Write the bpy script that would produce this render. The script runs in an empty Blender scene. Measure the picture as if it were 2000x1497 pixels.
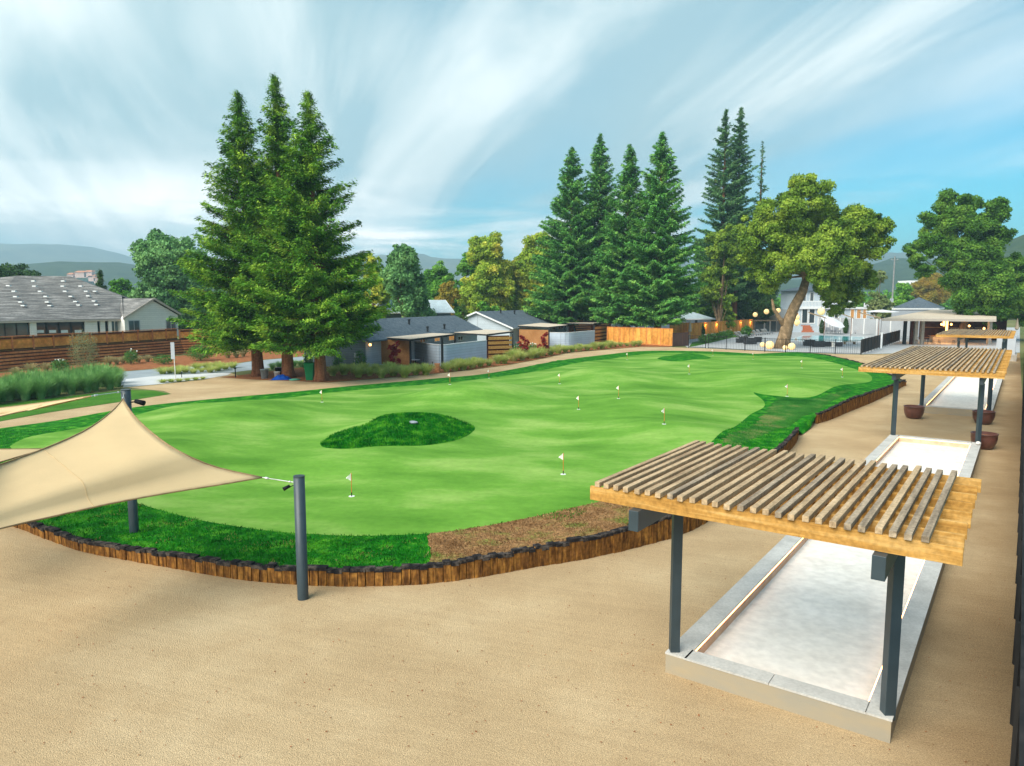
import bpy, bmesh, math, random
import numpy as np
from mathutils import Vector, Matrix, noise
from mathutils.geometry import delaunay_2d_cdt
random.seed(7); rng = np.random.default_rng(7)
R = math.radians
SC = bpy.context.scene
COL = SC.collection

# ---------------------------------------------------------------- camera, sky, sun, exposure
F_, CX, CY, HY, CH = 1400.0, 1000.0, 748.5, 592.0, 6.8
PITCH = math.atan((CY - HY) / F_)
cam = bpy.data.cameras.new('camera'); camo = bpy.data.objects.new('camera', cam); COL.objects.link(camo)
camo.location = (0, 0, CH); camo.rotation_euler = (math.pi/2 - PITCH, 0, 0)
cam.sensor_width = 36; cam.lens = F_/2000*36; cam.clip_end = 9000; cam.clip_start = .1
SC.camera = camo
SUN_EL, SUN_AZ = R(43), R(222)      # azimuth clockwise from +Y: behind the camera, a little left
w = bpy.data.worlds.new('World'); SC.world = w; w.use_nodes = True
nt = w.node_tree; nt.nodes.clear()
def wn(t, **k):
    n = nt.nodes.new(t)
    for a, b in k.items(): setattr(n, a, b)
    return n
def wm(op, a, b=None, c=None):
    n = wn('ShaderNodeMath', operation=op)
    for i, q in enumerate((a, b, c)):
        if q is None: continue
        if isinstance(q, (int, float)): n.inputs[i].default_value = q
        else: nt.links.new(q, n.inputs[i])
    return n.outputs[0]
sky = wn('ShaderNodeTexSky', sky_type='NISHITA', sun_disc=False, sun_elevation=SUN_EL, sun_rotation=SUN_AZ,
         air_density=1.0, dust_density=.6, ozone_density=1.5)
tc = wn('ShaderNodeTexCoord'); sep = wn('ShaderNodeSeparateXYZ'); nt.links.new(tc.outputs['Generated'], sep.inputs[0])
zz = wm('ADD', wm('MAXIMUM', sep.outputs[2], 0.0), .26)
comb = wn('ShaderNodeCombineXYZ'); nt.links.new(wm('DIVIDE', sep.outputs[0], zz), comb.inputs[0]); nt.links.new(wm('DIVIDE', sep.outputs[1], zz), comb.inputs[1])
def cloud_layer(rot, sx, sy, scale, detail, rough, lo, hi, dist=0., off=(0, 0, 0)):
    r = wn('ShaderNodeMapping'); r.inputs['Rotation'].default_value = (0, 0, rot); nt.links.new(comb.outputs[0], r.inputs[0])
    m = wn('ShaderNodeMapping'); m.inputs['Scale'].default_value = (sx, sy, 1); m.inputs['Location'].default_value = off; nt.links.new(r.outputs[0], m.inputs[0])
    n = wn('ShaderNodeTexNoise'); n.inputs['Scale'].default_value = scale; n.inputs['Detail'].default_value = detail
    n.inputs['Roughness'].default_value = rough; n.inputs['Distortion'].default_value = dist; nt.links.new(m.outputs[0], n.inputs['Vector'])
    mr = wn('ShaderNodeMapRange', interpolation_type='SMOOTHSTEP'); mr.inputs['From Min'].default_value = lo; mr.inputs['From Max'].default_value = hi
    nt.links.new(n.outputs[0], mr.inputs[0]); return mr.outputs[0]
STREAK = R(-112)
c1 = cloud_layer(STREAK, .48, 1.0, .90, 3, .45, .30, .74, .5, (2, 17, 0))          # broad bands
c2 = cloud_layer(STREAK, .27, 1.0, 2.4, 6, .55, .32, .78, .8, (14, 4, 0))          # finer wisps in them
c3 = cloud_layer(R(0), 1, 1, .35, 2, .4, .38, .62, .0, (1.2, 4.4, 0))
dirm = wn('ShaderNodeMapping'); dirm.inputs['Scale'].default_value = (1, 1, 6.5); nt.links.new(tc.outputs['Generated'], dirm.inputs[0])
ln = wn('ShaderNodeTexNoise'); ln.inputs['Scale'].default_value = 2.6; ln.inputs['Detail'].default_value = 7; ln.inputs['Roughness'].default_value = .58; ln.inputs['Distortion'].default_value = .4; nt.links.new(dirm.outputs[0], ln.inputs['Vector'])
def mrange(src, a, b, c=0., d=1.):
    m = wn('ShaderNodeMapRange', interpolation_type='SMOOTHSTEP'); nt.links.new(src, m.inputs[0]); m.inputs['From Min'].default_value = a; m.inputs['From Max'].default_value = b
    m.inputs['To Min'].default_value = c; m.inputs['To Max'].default_value = d; return m.outputs[0]
low = wm('MULTIPLY', mrange(sep.outputs[2], .02, .20, 1, 0), mrange(ln.outputs[0], .42, .60))      # banks of cloud low over the horizon
leftc = wm('MULTIPLY_ADD', sep.outputs[0], -.80, .33)
cov = wm('ADD', wm('MULTIPLY', c1, .66), wm('ADD', wm('MULTIPLY', c2, .20), wm('MULTIPLY', leftc, .52)))
cov = wm('MINIMUM', wm('MAXIMUM', wm('ADD', wm('SUBTRACT', cov, -.04), wm('MULTIPLY', low, .55)), 0.0), 1.0)
cov = mrange(cov, .06, .92)
SKYK = .084
skyc = wn('ShaderNodeMix', data_type='RGBA', blend_type='MULTIPLY'); skyc.inputs[0].default_value = 1
nt.links.new(sky.outputs[0], skyc.inputs[6]); skyc.inputs[7].default_value = (.15, .58, .62, 1)
ramp = wn('ShaderNodeValToRGB'); nt.links.new(wm('ADD', wm('MULTIPLY', c2, .30), wm('ADD', wm('MULTIPLY', c3, .45), wm('MULTIPLY', low, .55))), ramp.inputs[0])
ramp.color_ramp.elements[0].position = .12; ramp.color_ramp.elements[0].color = (1.9, 2.75, 3.0, 1)
ramp.color_ramp.elements[1].position = .80; ramp.color_ramp.elements[1].color = (8.2, 7.9, 7.4, 1)
mx = wn('ShaderNodeMix', data_type='RGBA'); nt.links.new(cov, mx.inputs[0]); nt.links.new(skyc.outputs[2], mx.inputs[6]); nt.links.new(ramp.outputs[0], mx.inputs[7])
bg = wn('ShaderNodeBackground'); bg.inputs[1].default_value = SKYK; nt.links.new(mx.outputs[2], bg.inputs[0])
wo = wn('ShaderNodeOutputWorld'); nt.links.new(bg.outputs[0], wo.inputs[0])
sl = bpy.data.lights.new('sun', 'SUN'); sl.energy = 2.0; sl.angle = R(46); sl.color = (1, .95, .86)
so = bpy.data.objects.new('sun', sl); COL.objects.link(so)
sd = Vector((math.sin(SUN_AZ)*math.cos(SUN_EL), math.cos(SUN_AZ)*math.cos(SUN_EL), math.sin(SUN_EL)))
so.rotation_euler = sd.to_track_quat('Z', 'Y').to_euler(); so.location = (0, -10, 60)
SC.view_settings.view_transform = 'Standard'; SC.view_settings.look = 'None'; SC.view_settings.exposure = 1.66; SC.view_settings.gamma = 1
SC.cycles.max_bounces = 6; SC.cycles.transparent_max_bounces = 8; SC.cycles.volume_bounces = 0

# ---------------------------------------------------------------- picture measurements to places
Fv = Vector((0, math.cos(PITCH), -math.sin(PITCH))); Uv = Vector((0, math.sin(PITCH), math.cos(PITCH))); Rv = Vector((1, 0, 0))
C0 = Vector((0, 0, CH))
def ray(x, y): return Fv + Rv*((x-CX)/F_) + Uv*((CY-y)/F_)
def G(x, y, z=0.0):
    d = ray(x, y); t = (z-CH)/d.z; return C0 + d*t
def at(x, y, Y):
    d = ray(x, y); return C0 + d*(Y/d.y)
def onp(x, y, p, n):
    d = ray(x, y); t = (Vector(p)-C0).dot(n)/d.dot(n); return C0 + d*t
def hgt(P, ty, tx=None):
    d = ray(CX, ty); return CH + d.z*P.y/d.y
class Pl:                                   # a vertical plane through two ground points
    def __init__(s, a, b):
        s.o = Vector((a.x, a.y, 0)); s.d = Vector((b.x-a.x, b.y-a.y, 0)); s.L = s.d.length; s.d.normalize()
        s.n = Vector((s.d.y, -s.d.x, 0))
        if s.n.dot(s.o - Vector((0, 0, 0))) > 0: s.n = -s.n     # towards the camera
    def sz(s, px, py):
        P = onp(px, py, s.o, s.n); return (P-s.o).dot(s.d), P.z
    def P(s, u, z, off=0): return s.o + s.d*u + s.n*off + Vector((0, 0, z))
    def px(s, px, py, off=0): u, z = s.sz(px, py); return s.P(u, z, off)

CAZ = R(35.488); CD = Vector((math.sin(CAZ), math.cos(CAZ), 0)); CN = Vector((CD.y, -CD.x, 0))
def UV(u, v, z=0): return CD*u + CN*v + Vector((0, 0, z))

# ---------------------------------------------------------------- materials
MATS = {}
def mat(name, c, rough=.8, var=.25, scale=4, stretch=(1, 1, 1), c2=None, c3=None, bump=0, bscale=None, metal=0, emit=None, trans=0, detail=6, rot=0, spec=.06, fine=None):
    m = bpy.data.materials.new(name); MATS[name] = m; m.use_nodes = True
    t = m.node_tree; N = t.nodes; Lk = t.links; b = N['Principled BSDF']; out = N['Material Output']
    b.inputs['Roughness'].default_value = rough; b.inputs['Metallic'].default_value = metal
    b.inputs['Specular IOR Level'].default_value = spec
    co = N.new('ShaderNodeTexCoord'); mp = N.new('ShaderNodeMapping'); mp.inputs['Scale'].default_value = stretch
    mp0 = N.new('ShaderNodeMapping'); mp0.inputs['Rotation'].default_value = (0, 0, rot)
    Lk.new(co.outputs['Object'], mp0.inputs[0]); Lk.new(mp0.outputs[0], mp.inputs[0])
    n = N.new('ShaderNodeTexNoise'); n.inputs['Scale'].default_value = scale; n.inputs['Detail'].default_value = detail; n.inputs['Roughness'].default_value = .6
    Lk.new(mp.outputs[0], n.inputs['Vector'])
    r = N.new('ShaderNodeValToRGB'); Lk.new(n.outputs[0], r.inputs[0]); e = r.color_ramp.elements
    ca = tuple(x*(1-var) for x in c); cb = c2 or tuple(min(1, x*(1+var)) for x in c)
    e[0].position = .32; e[1].position = .68; e[0].color = (*ca, 1) if not c2 else (*c, 1); e[1].color = (*cb, 1)
    if c3: q = e.new(.5); q.color = (*c3, 1)
    colo = r.outputs[0]
    if fine:
        n2 = N.new('ShaderNodeTexNoise'); n2.inputs['Scale'].default_value = fine[0]; n2.inputs['Detail'].default_value = 3
        Lk.new(co.outputs['Object'], n2.inputs['Vector'])
        mr = N.new('ShaderNodeMapRange'); mr.inputs['From Min'].default_value = .3; mr.inputs['From Max'].default_value = .7
        mr.inputs['To Min'].default_value = 1-fine[1]; mr.inputs['To Max'].default_value = 1+fine[1]; Lk.new(n2.outputs[0], mr.inputs[0])
        mm = N.new('ShaderNodeVectorMath'); mm.operation = 'SCALE'; Lk.new(colo, mm.inputs[0]); Lk.new(mr.outputs[0], mm.inputs['Scale']); colo = mm.outputs[0]
    Lk.new(colo, b.inputs['Base Color'])
    if bump:
        bn = N.new('ShaderNodeTexNoise'); bn.inputs['Scale'].default_value = bscale or scale*4; bn.inputs['Detail'].default_value = 4
        Lk.new(mp.outputs[0], bn.inputs['Vector'])
        bb = N.new('ShaderNodeBump'); bb.inputs['Strength'].default_value = bump; bb.inputs['Distance'].default_value = .03
        Lk.new(bn.outputs[0], bb.inputs['Height']); Lk.new(bb.outputs[0], b.inputs['Normal'])
    if emit:
        b.inputs['Emission Color'].default_value = (*emit[:3], 1); b.inputs['Emission Strength'].default_value = emit[3]
    if trans:
        tr = N.new('ShaderNodeBsdfTranslucent'); Lk.new(colo, tr.inputs[0]); ms = N.new('ShaderNodeMixShader'); ms.inputs[0].default_value = trans
        Lk.new(b.outputs[0], ms.inputs[1]); Lk.new(tr.outputs[0], ms.inputs[2]); Lk.new(ms.outputs[0], out.inputs[0])
    return m
def stripes(m, axis, freq, depth=.5, dark=.6, wave='SAW', plus=None):
    """board / siding lines: darkens a thin joint and bumps it, along one object axis"""
    t = m.node_tree; N = t.nodes; Lk = t.links; b = N['Principled BSDF']
    co = N.new('ShaderNodeTexCoord'); s = N.new('ShaderNodeSeparateXYZ'); Lk.new(co.outputs['Object'], s.inputs[0])
    src = s.outputs[axis]
    if plus is not None:                    # along a diagonal: dot with a unit vector
        dp = N.new('ShaderNodeVectorMath'); dp.operation = 'DOT_PRODUCT'; dp.inputs[1].default_value = plus; Lk.new(co.outputs['Object'], dp.inputs[0]); src = dp.outputs['Value']
    a = N.new('ShaderNodeMath'); a.operation = 'MULTIPLY'; a.inputs[1].default_value = freq; Lk.new(src, a.inputs[0])
    f = N.new('ShaderNodeMath'); f.operation = 'FRACT'; Lk.new(a.outputs[0], f.inputs[0])
    g = N.new('ShaderNodeMapRange'); g.inputs['From Min'].default_value = 0; g.inputs['From Max'].default_value = .16; g.inputs['To Min'].default_value = dark; g.inputs['To Max'].default_value = 1
    Lk.new(f.outputs[0], g.inputs[0])
    src = b.inputs['Base Color'].links[0].from_socket
    fl = N.new('ShaderNodeMath'); fl.operation = 'FLOOR'; Lk.new(a.outputs[0], fl.inputs[0])
    wn_ = N.new('ShaderNodeTexWhiteNoise'); wn_.noise_dimensions = '1D'; Lk.new(fl.outputs[0], wn_.inputs['W'])
    g2 = N.new('ShaderNodeMapRange'); g2.inputs['To Min'].default_value = 1-depth*.5; g2.inputs['To Max'].default_value = 1+depth*.5; Lk.new(wn_.outputs[0], g2.inputs[0])
    pm = N.new('ShaderNodeMath'); pm.operation = 'MULTIPLY'; Lk.new(g.outputs[0], pm.inputs[0]); Lk.new(g2.outputs[0], pm.inputs[1])
    v = N.new('ShaderNodeVectorMath'); v.operation = 'SCALE'; Lk.new(src, v.inputs[0]); Lk.new(pm.outputs[0], v.inputs['Scale'])
    Lk.new(v.outputs[0], b.inputs['Base Color']); return m
mat('gravel', (.41, .285, .155), .95, c2=(.555, .415, .245), c3=(.475, .34, .19), scale=.25, bump=.9, bscale=60, detail=9, fine=(45, .28))
def yard_wear(m):
    t = m.node_tree; N = t.nodes; Lk = t.links; b = N['Principled BSDF']; src = b.inputs['Base Color'].links[0].from_socket
    co = N.new('ShaderNodeTexCoord'); dp = N.new('ShaderNodeVectorMath'); dp.operation = 'DOT_PRODUCT'; dp.inputs[1].default_value = CN; Lk.new(co.outputs['Object'], dp.inputs[0])
    n = N.new('ShaderNodeTexNoise'); n.inputs['Scale'].default_value = .9; n.inputs['Detail'].default_value = 6; Lk.new(co.outputs['Object'], n.inputs['Vector'])
    ad = N.new('ShaderNodeMath'); ad.operation = 'MULTIPLY_ADD'; ad.inputs[1].default_value = 1.6; Lk.new(n.outputs[0], ad.inputs[0]); Lk.new(dp.outputs['Value'], ad.inputs[2])
    mr = N.new('ShaderNodeMapRange'); mr.interpolation_type = 'SMOOTHSTEP'; mr.inputs['From Min'].default_value = -1.1; mr.inputs['From Max'].default_value = .9; mr.inputs['To Max'].default_value = .62; Lk.new(ad.outputs[0], mr.inputs[0])
    mx = N.new('ShaderNodeMix'); mx.data_type = 'RGBA'; Lk.new(mr.outputs[0], mx.inputs[0]); Lk.new(src, mx.inputs[6])
    mu = N.new('ShaderNodeMix'); mu.data_type = 'RGBA'; mu.blend_type = 'MULTIPLY'; mu.inputs[0].default_value = 1; Lk.new(src, mu.inputs[6]); mu.inputs[7].default_value = (.50, .42, .34, 1); Lk.new(mu.outputs[2], mx.inputs[7])
    mp = N.new('ShaderNodeMapping'); mp.inputs['Rotation'].default_value = (0, 0, .35); Lk.new(co.outputs['Object'], mp.inputs[0]); m2 = N.new('ShaderNodeMapping'); m2.inputs['Scale'].default_value = (.5, 9, 1); Lk.new(mp.outputs[0], m2.inputs[0])
    rk = N.new('ShaderNodeTexNoise'); rk.inputs['Scale'].default_value = .8; rk.inputs['Detail'].default_value = 3; rk.inputs['Distortion'].default_value = 1.2; Lk.new(m2.outputs[0], rk.inputs['Vector'])
    g2 = N.new('ShaderNodeMapRange'); g2.inputs['From Min'].default_value = .35; g2.inputs['From Max'].default_value = .65; g2.inputs['To Min'].default_value = .955; g2.inputs['To Max'].default_value = 1.035; Lk.new(rk.outputs[0], g2.inputs[0])
    v = N.new('ShaderNodeVectorMath'); v.operation = 'SCALE'; Lk.new(mx.outputs[2], v.inputs[0]); Lk.new(g2.outputs[0], v.inputs['Scale']); Lk.new(v.outputs[0], b.inputs['Base Color'])
yard_wear(MATS['gravel'])
mat('gravel_dust', (.58, .42, .25), .95, scale=.5, var=.2, fine=(34, .2))
mat('far_ground', (.10, .13, .04), .95, c2=(.20, .19, .08), scale=.02, detail=8)
mat('green', (.072, .20, .020), .9, c2=(.24, .38, .085), c3=(.125, .285, .036), scale=.34, stretch=(.55, 1.1, 1), rot=.25, fine=(5, .07), detail=5, bump=.15, bscale=30)
mat('turf', (.004, .06, .003), .9, c2=(.08, .28, .016), c3=(.010, .14, .006), scale=1.6, fine=(14, .45), bump=.8, bscale=14, detail=8)
mat('turf_thin', (.006, .07, .004), .9, c2=(.15, .17, .05), c3=(.03, .13, .015), scale=.55, fine=(14, .4), bump=.8, bscale=14, detail=8)
mat('straw', (.15, .075, .03), .95, c2=(.09, .15, .02), c3=(.27, .15, .065), scale=1.1, fine=(12, .45), bump=1, bscale=12, detail=8)
mat('blade', (.002, .055, .004), .7, c2=(.10, .36, .016), c3=(.006, .145, .007), scale=1.5, trans=.15, fine=(9, .3))
mat('blade_dry', (.28, .19, .08), .8, c2=(.45, .33, .16), c3=(.12, .2, .03), scale=1.0, trans=.2)
mat('blade_straw', (.11, .055, .022), .8, c2=(.34, .20, .09), c3=(.19, .10, .04), scale=1.3, fine=(7, .4))
mat('lawn', (.03, .12, .010), .9, c2=(.075, .19, .022), scale=.5, fine=(8, .25))
mat('mulch', (.21, .075, .028), .95, c2=(.34, .14, .06), scale=2, fine=(9, .4), bump=.8)
mat('asphalt', (.27, .31, .33), .9, var=.12, scale=.6, fine=(20, .1))
mat('concrete_walk', (.52, .53, .53), .9, var=.1, scale=.5)
mat('deck', (.40, .41, .41), .85, var=.13, scale=.4, fine=(9, .08))
mat('curb', (.46, .445, .41), .85, var=.16, scale=1.6, fine=(24, .1), bump=.2)
mat('curb_side', (.36, .29, .19), .9, c2=(.30, .27, .21), scale=1.2, stretch=(1, 1, 3))
mat('court', (.66, .62, .55), .9, c2=(.74, .705, .64), c3=(.71, .675, .605), scale=1.1, fine=(5, .10), bump=.2, detail=8)
mat('cedar_top', (.27, .185, .11), .8, c2=(.54, .39, .235), c3=(.41, .295, .175), scale=3, rot=R(35.488), stretch=(3, .25, 3), fine=(18, .22), bump=.3)
mat('cedar_weather', (.17, .13, .09), .85, c2=(.42, .33, .23), scale=3, rot=R(35.488), stretch=(3, .25, 3), fine=(18, .25), bump=.3)
mat('cedar_fresh', (.33, .165, .040), .7, c2=(.57, .35, .125), c3=(.44, .235, .060), scale=2.2, rot=R(35.488), stretch=(.3, 3, 5), fine=(15, .2), bump=.2)
mat('steel', (.030, .048, .058), .45, var=.12, scale=3, spec=.5)
mat('steel_dark', (.03, .035, .038), .5, var=.15, scale=3)
mat('timber', (.06, .026, .010), .85, c2=(.38, .18, .040), c3=(.18, .078, .020), scale=3.0, stretch=(3, 3, .6), fine=(12, .3), bump=.5)
mat('timber_cap', (.012, .012, .014), .9, c2=(.13, .105, .085), c3=(.025, .022, .022), scale=5, bump=.5)
mat('sail', (.70, .53, .30), .8, var=.05, scale=.5, trans=.25, fine=(60, .03))
mat('hem', (.28, .19, .10), .8)
mat('cable', (.6, .62, .62), .35, metal=.7)
mat('black', (.012, .012, .014), .5)
mat('white', (.78, .78, .76), .6, var=.05)
mat('offwhite', (.66, .63, .57), .7, var=.07)
mat('bark', (.13, .05, .026), .95, c2=(.27, .12, .06), scale=2.5, stretch=(2, 2, .25), bump=1, bscale=8, fine=(8, .3))
mat('bark_oak', (.14, .095, .05), .95, c2=(.34, .23, .13), c3=(.2, .14, .08), scale=2, bump=.8)
mat('redwood_a', (.018, .075, .006), .7, c2=(.34, .48, .05), c3=(.095, .25, .022), scale=.7, trans=.12, fine=(1.4, .5))
mat('redwood_b', (.024, .10, .024), .7, c2=(.30, .52, .10), c3=(.11, .32, .06), scale=.55, trans=.1, fine=(1.2, .5))
mat('redwood_c', (.04, .12, .04), .7, c2=(.22, .38, .14), c3=(.11, .25, .08), scale=.4, trans=.2, fine=(2, .3))
mat('oak_leaf', (.035, .09, .010), .6, c2=(.38, .49, .06), c3=(.17, .28, .028), scale=.35, trans=.2, fine=(1.8, .35))
mat('leaf_mid', (.04, .12, .015), .7, c2=(.24, .45, .055), c3=(.11, .30, .035), scale=.3, trans=.2, fine=(1.5, .3))
mat('leaf_blue', (.05, .14, .045), .7, c2=(.27, .46, .15), c3=(.15, .32, .10), scale=.3, trans=.2, fine=(1.5, .3))
mat('oak_dark', (.025, .075, .012), .7, c2=(.20, .34, .045), c3=(.085, .20, .025), scale=.35, trans=.15, fine=(1.6, .4))
mat('leaf_pale', (.13, .20, .06), .7, c2=(.32, .36, .15), scale=.3, trans=.2, fine=(1.5, .3))
mat('leaf_yellow', (.16, .30, .03), .7, c2=(.66, .58, .08), c3=(.34, .46, .05), scale=.25, trans=.25, fine=(1.2, .3))
mat('leaf_orange', (.36, .2, .03), .7, c2=(.3, .3, .04), scale=.3, trans=.25, fine=(1.2, .3))
mat('leaf_lime', (.18, .34, .03), .7, c2=(.34, .50, .06), scale=.3, trans=.3)
mat('leaf_dark', (.02, .065, .014), .7, c2=(.09, .17, .04), scale=.5, trans=.1)
mat('leaf_red', (.20, .012, .015), .6, c2=(.42, .05, .04), scale=2, trans=.2)
mat('grass_tuft', (.24, .36, .05), .7, c2=(.72, .66, .30), c3=(.50, .56, .15), scale=1.1, trans=.45)
mat('grass_tall', (.09, .24, .06), .7, c2=(.42, .62, .26), c3=(.22, .42, .13), scale=.9, trans=.25)
mat('grass_tan', (.30, .28, .12), .7, c2=(.48, .40, .2), scale=1, trans=.25)
mat('shrub', (.03, .12, .02), .7, c2=(.12, .27, .05), scale=2, trans=.2)
mat('shrub_grey', (.16, .17, .08), .7, c2=(.30, .30, .14), scale=2, trans=.2)
mat('flower', (.7, .68, .62), .7)
mat('roof_grey', (.075, .10, .12), .9, c2=(.13, .16, .18), scale=1.5, fine=(6, .25))
mat('roof_tile', (.09, .088, .085), .85, c2=(.30, .285, .265), c3=(.16, .155, .145), scale=1.2, stretch=(.35, .35, 6), fine=(5, .25))
mat('roof_pale', (.30, .33, .34), .8, c2=(.42, .45, .46), scale=1, fine=(5, .1))
mat('roof_light', (.45, .53, .55), .8, var=.1, scale=1, fine=(5, .1))
stripes(mat('siding_grey', (.40, .44, .46), .8, var=.08, scale=1), 2, 4.2, .08, .62)
stripes(mat('siding_dark', (.13, .17, .185), .8, var=.1, scale=1), 2, 4.2, .08, .6)
stripes(mat('siding_blue', (.50, .58, .66), .8, var=.05, scale=1), 2, 3.2, .06, .62)
stripes(mat('siding_cream', (.72, .68, .62), .8, var=.05, scale=1), 2, 3.6, .05, .72)
stripes(mat('siding_pale', (.52, .58, .62), .8, var=.05, scale=1), 2, 3.6, .05, .75)
mat('stucco', (.42, .36, .30), .9, var=.08, scale=1)
mat('glass', (.03, .045, .05), .08, var=.3, scale=.6, spec=.8)
mat('glass_teal', (.045, .09, .10), .1, var=.4, scale=.8, spec=.8)
mat('glass_lit', (.3, .15, .05), .3, emit=(1, .5, .15, .12))
mat('corten', (.30, .135, .045), .8, c2=(.42, .21, .085), scale=.6, fine=(6, .12))
stripes(mat('fence_orange', (.52, .20, .035), .8, c2=(.74, .36, .08), scale=1.5, stretch=(1, 1, .3), fine=(3, .2)), 0, 5.5, .35, .5, plus=(.8, .6, 0))
stripes(mat('fence_cedar', (.50, .17, .03), .8, c2=(.80, .38, .08), scale=.8, fine=(3, .2)), 2, 1, .2, .5)
mat('board_red', (.42, .13, .04), .8, c2=(.68, .29, .10), scale=.7, stretch=(.4, .4, 2), fine=(4, .25))
mat('board_dark', (.05, .015, .008), .9, c2=(.10, .035, .018), scale=.7)
mat('fence_brown', (.085, .05, .045), .8, c2=(.14, .08, .06), scale=2, stretch=(3, 3, .3))
mat('fence_black', (.012, .013, .014), .6, c2=(.035, .033, .032), scale=2, stretch=(1, 1, .3))
mat('thatch', (.20, .145, .085), .95, c2=(.42, .31, .2), scale=3, fine=(7, .35), bump=1)
mat('panel_grey', (.40, .42, .44), .8, var=.06, scale=.8)
mat('canopy_beige', (.56, .47, .36), .9, var=.06, scale=.7)
mat('canopy_white', (.72, .74, .76), .8, var=.04)
mat('wicker', (.025, .028, .032), .8, c2=(.07, .075, .08), scale=9)
mat('cushion', (.42, .45, .46), .9, var=.06)
mat('pot', (.06, .022, .016), .35, c2=(.15, .055, .04), scale=2.5, spec=.6)
mat('pot_terra', (.55, .22, .10), .7)
mat('brick', (.42, .12, .06), .85, c2=(.52, .2, .1), scale=6)
mat('bar_dark', (.03, .014, .010), .8, c2=(.10, .032, .02), scale=1.2)
mat('bar_wood', (.26, .13, .05), .7, c2=(.38, .2, .08), scale=2)
mat('stone', (.34, .31, .27), .9, c2=(.46, .42, .36), scale=3, bump=.5)
mat('globe', (.9, .62, .3), .5, emit=(1, .58, .22, .20))
mat('lamp_warm', (.9, .6, .3), .5, emit=(1, .45, .12, 2.2))
mat('led', (.9, .6, .4), .5, emit=(1, .42, .15, 3))
mat('water', (.05, .42, .50), .05, c2=(.09, .58, .64), scale=.7, spec=.6, bump=.15, bscale=3)
mat('grey_bin', (.25, .30, .33), .6); mat('green_bin', (.015, .19, .07), .5, var=.1); mat('blue_tarp', (.008, .06, .32), .5, bump=.6); mat('teal_lid', (.08, .32, .22), .5)
mat('red_flagpole', (.62, .15, .03), .5); mat('copper', (.55, .33, .20), .6, c2=(.68, .47, .33), scale=2)
mat('seam_thread', (.56, .40, .21), .8)
mat('cloth_white', (.85, .83, .76), .8, var=.03, trans=.2)
mat('rock', (.12, .15, .17), .8, c2=(.3, .34, .37), scale=4, bump=.6)
mat('hill_far', (.07, .10, .06), .95, c2=(.16, .18, .11), scale=.012, detail=8)
mat('hill_mid', (.02, .045, .018), .95, c2=(.055, .085, .03), scale=.05, detail=9, bump=1, bscale=.08)
mat('house_pink', (.60, .42, .36), .8)
mat('utility', (.2, .2, .19), .8, c2=(.3, .3, .29), scale=2)

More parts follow.
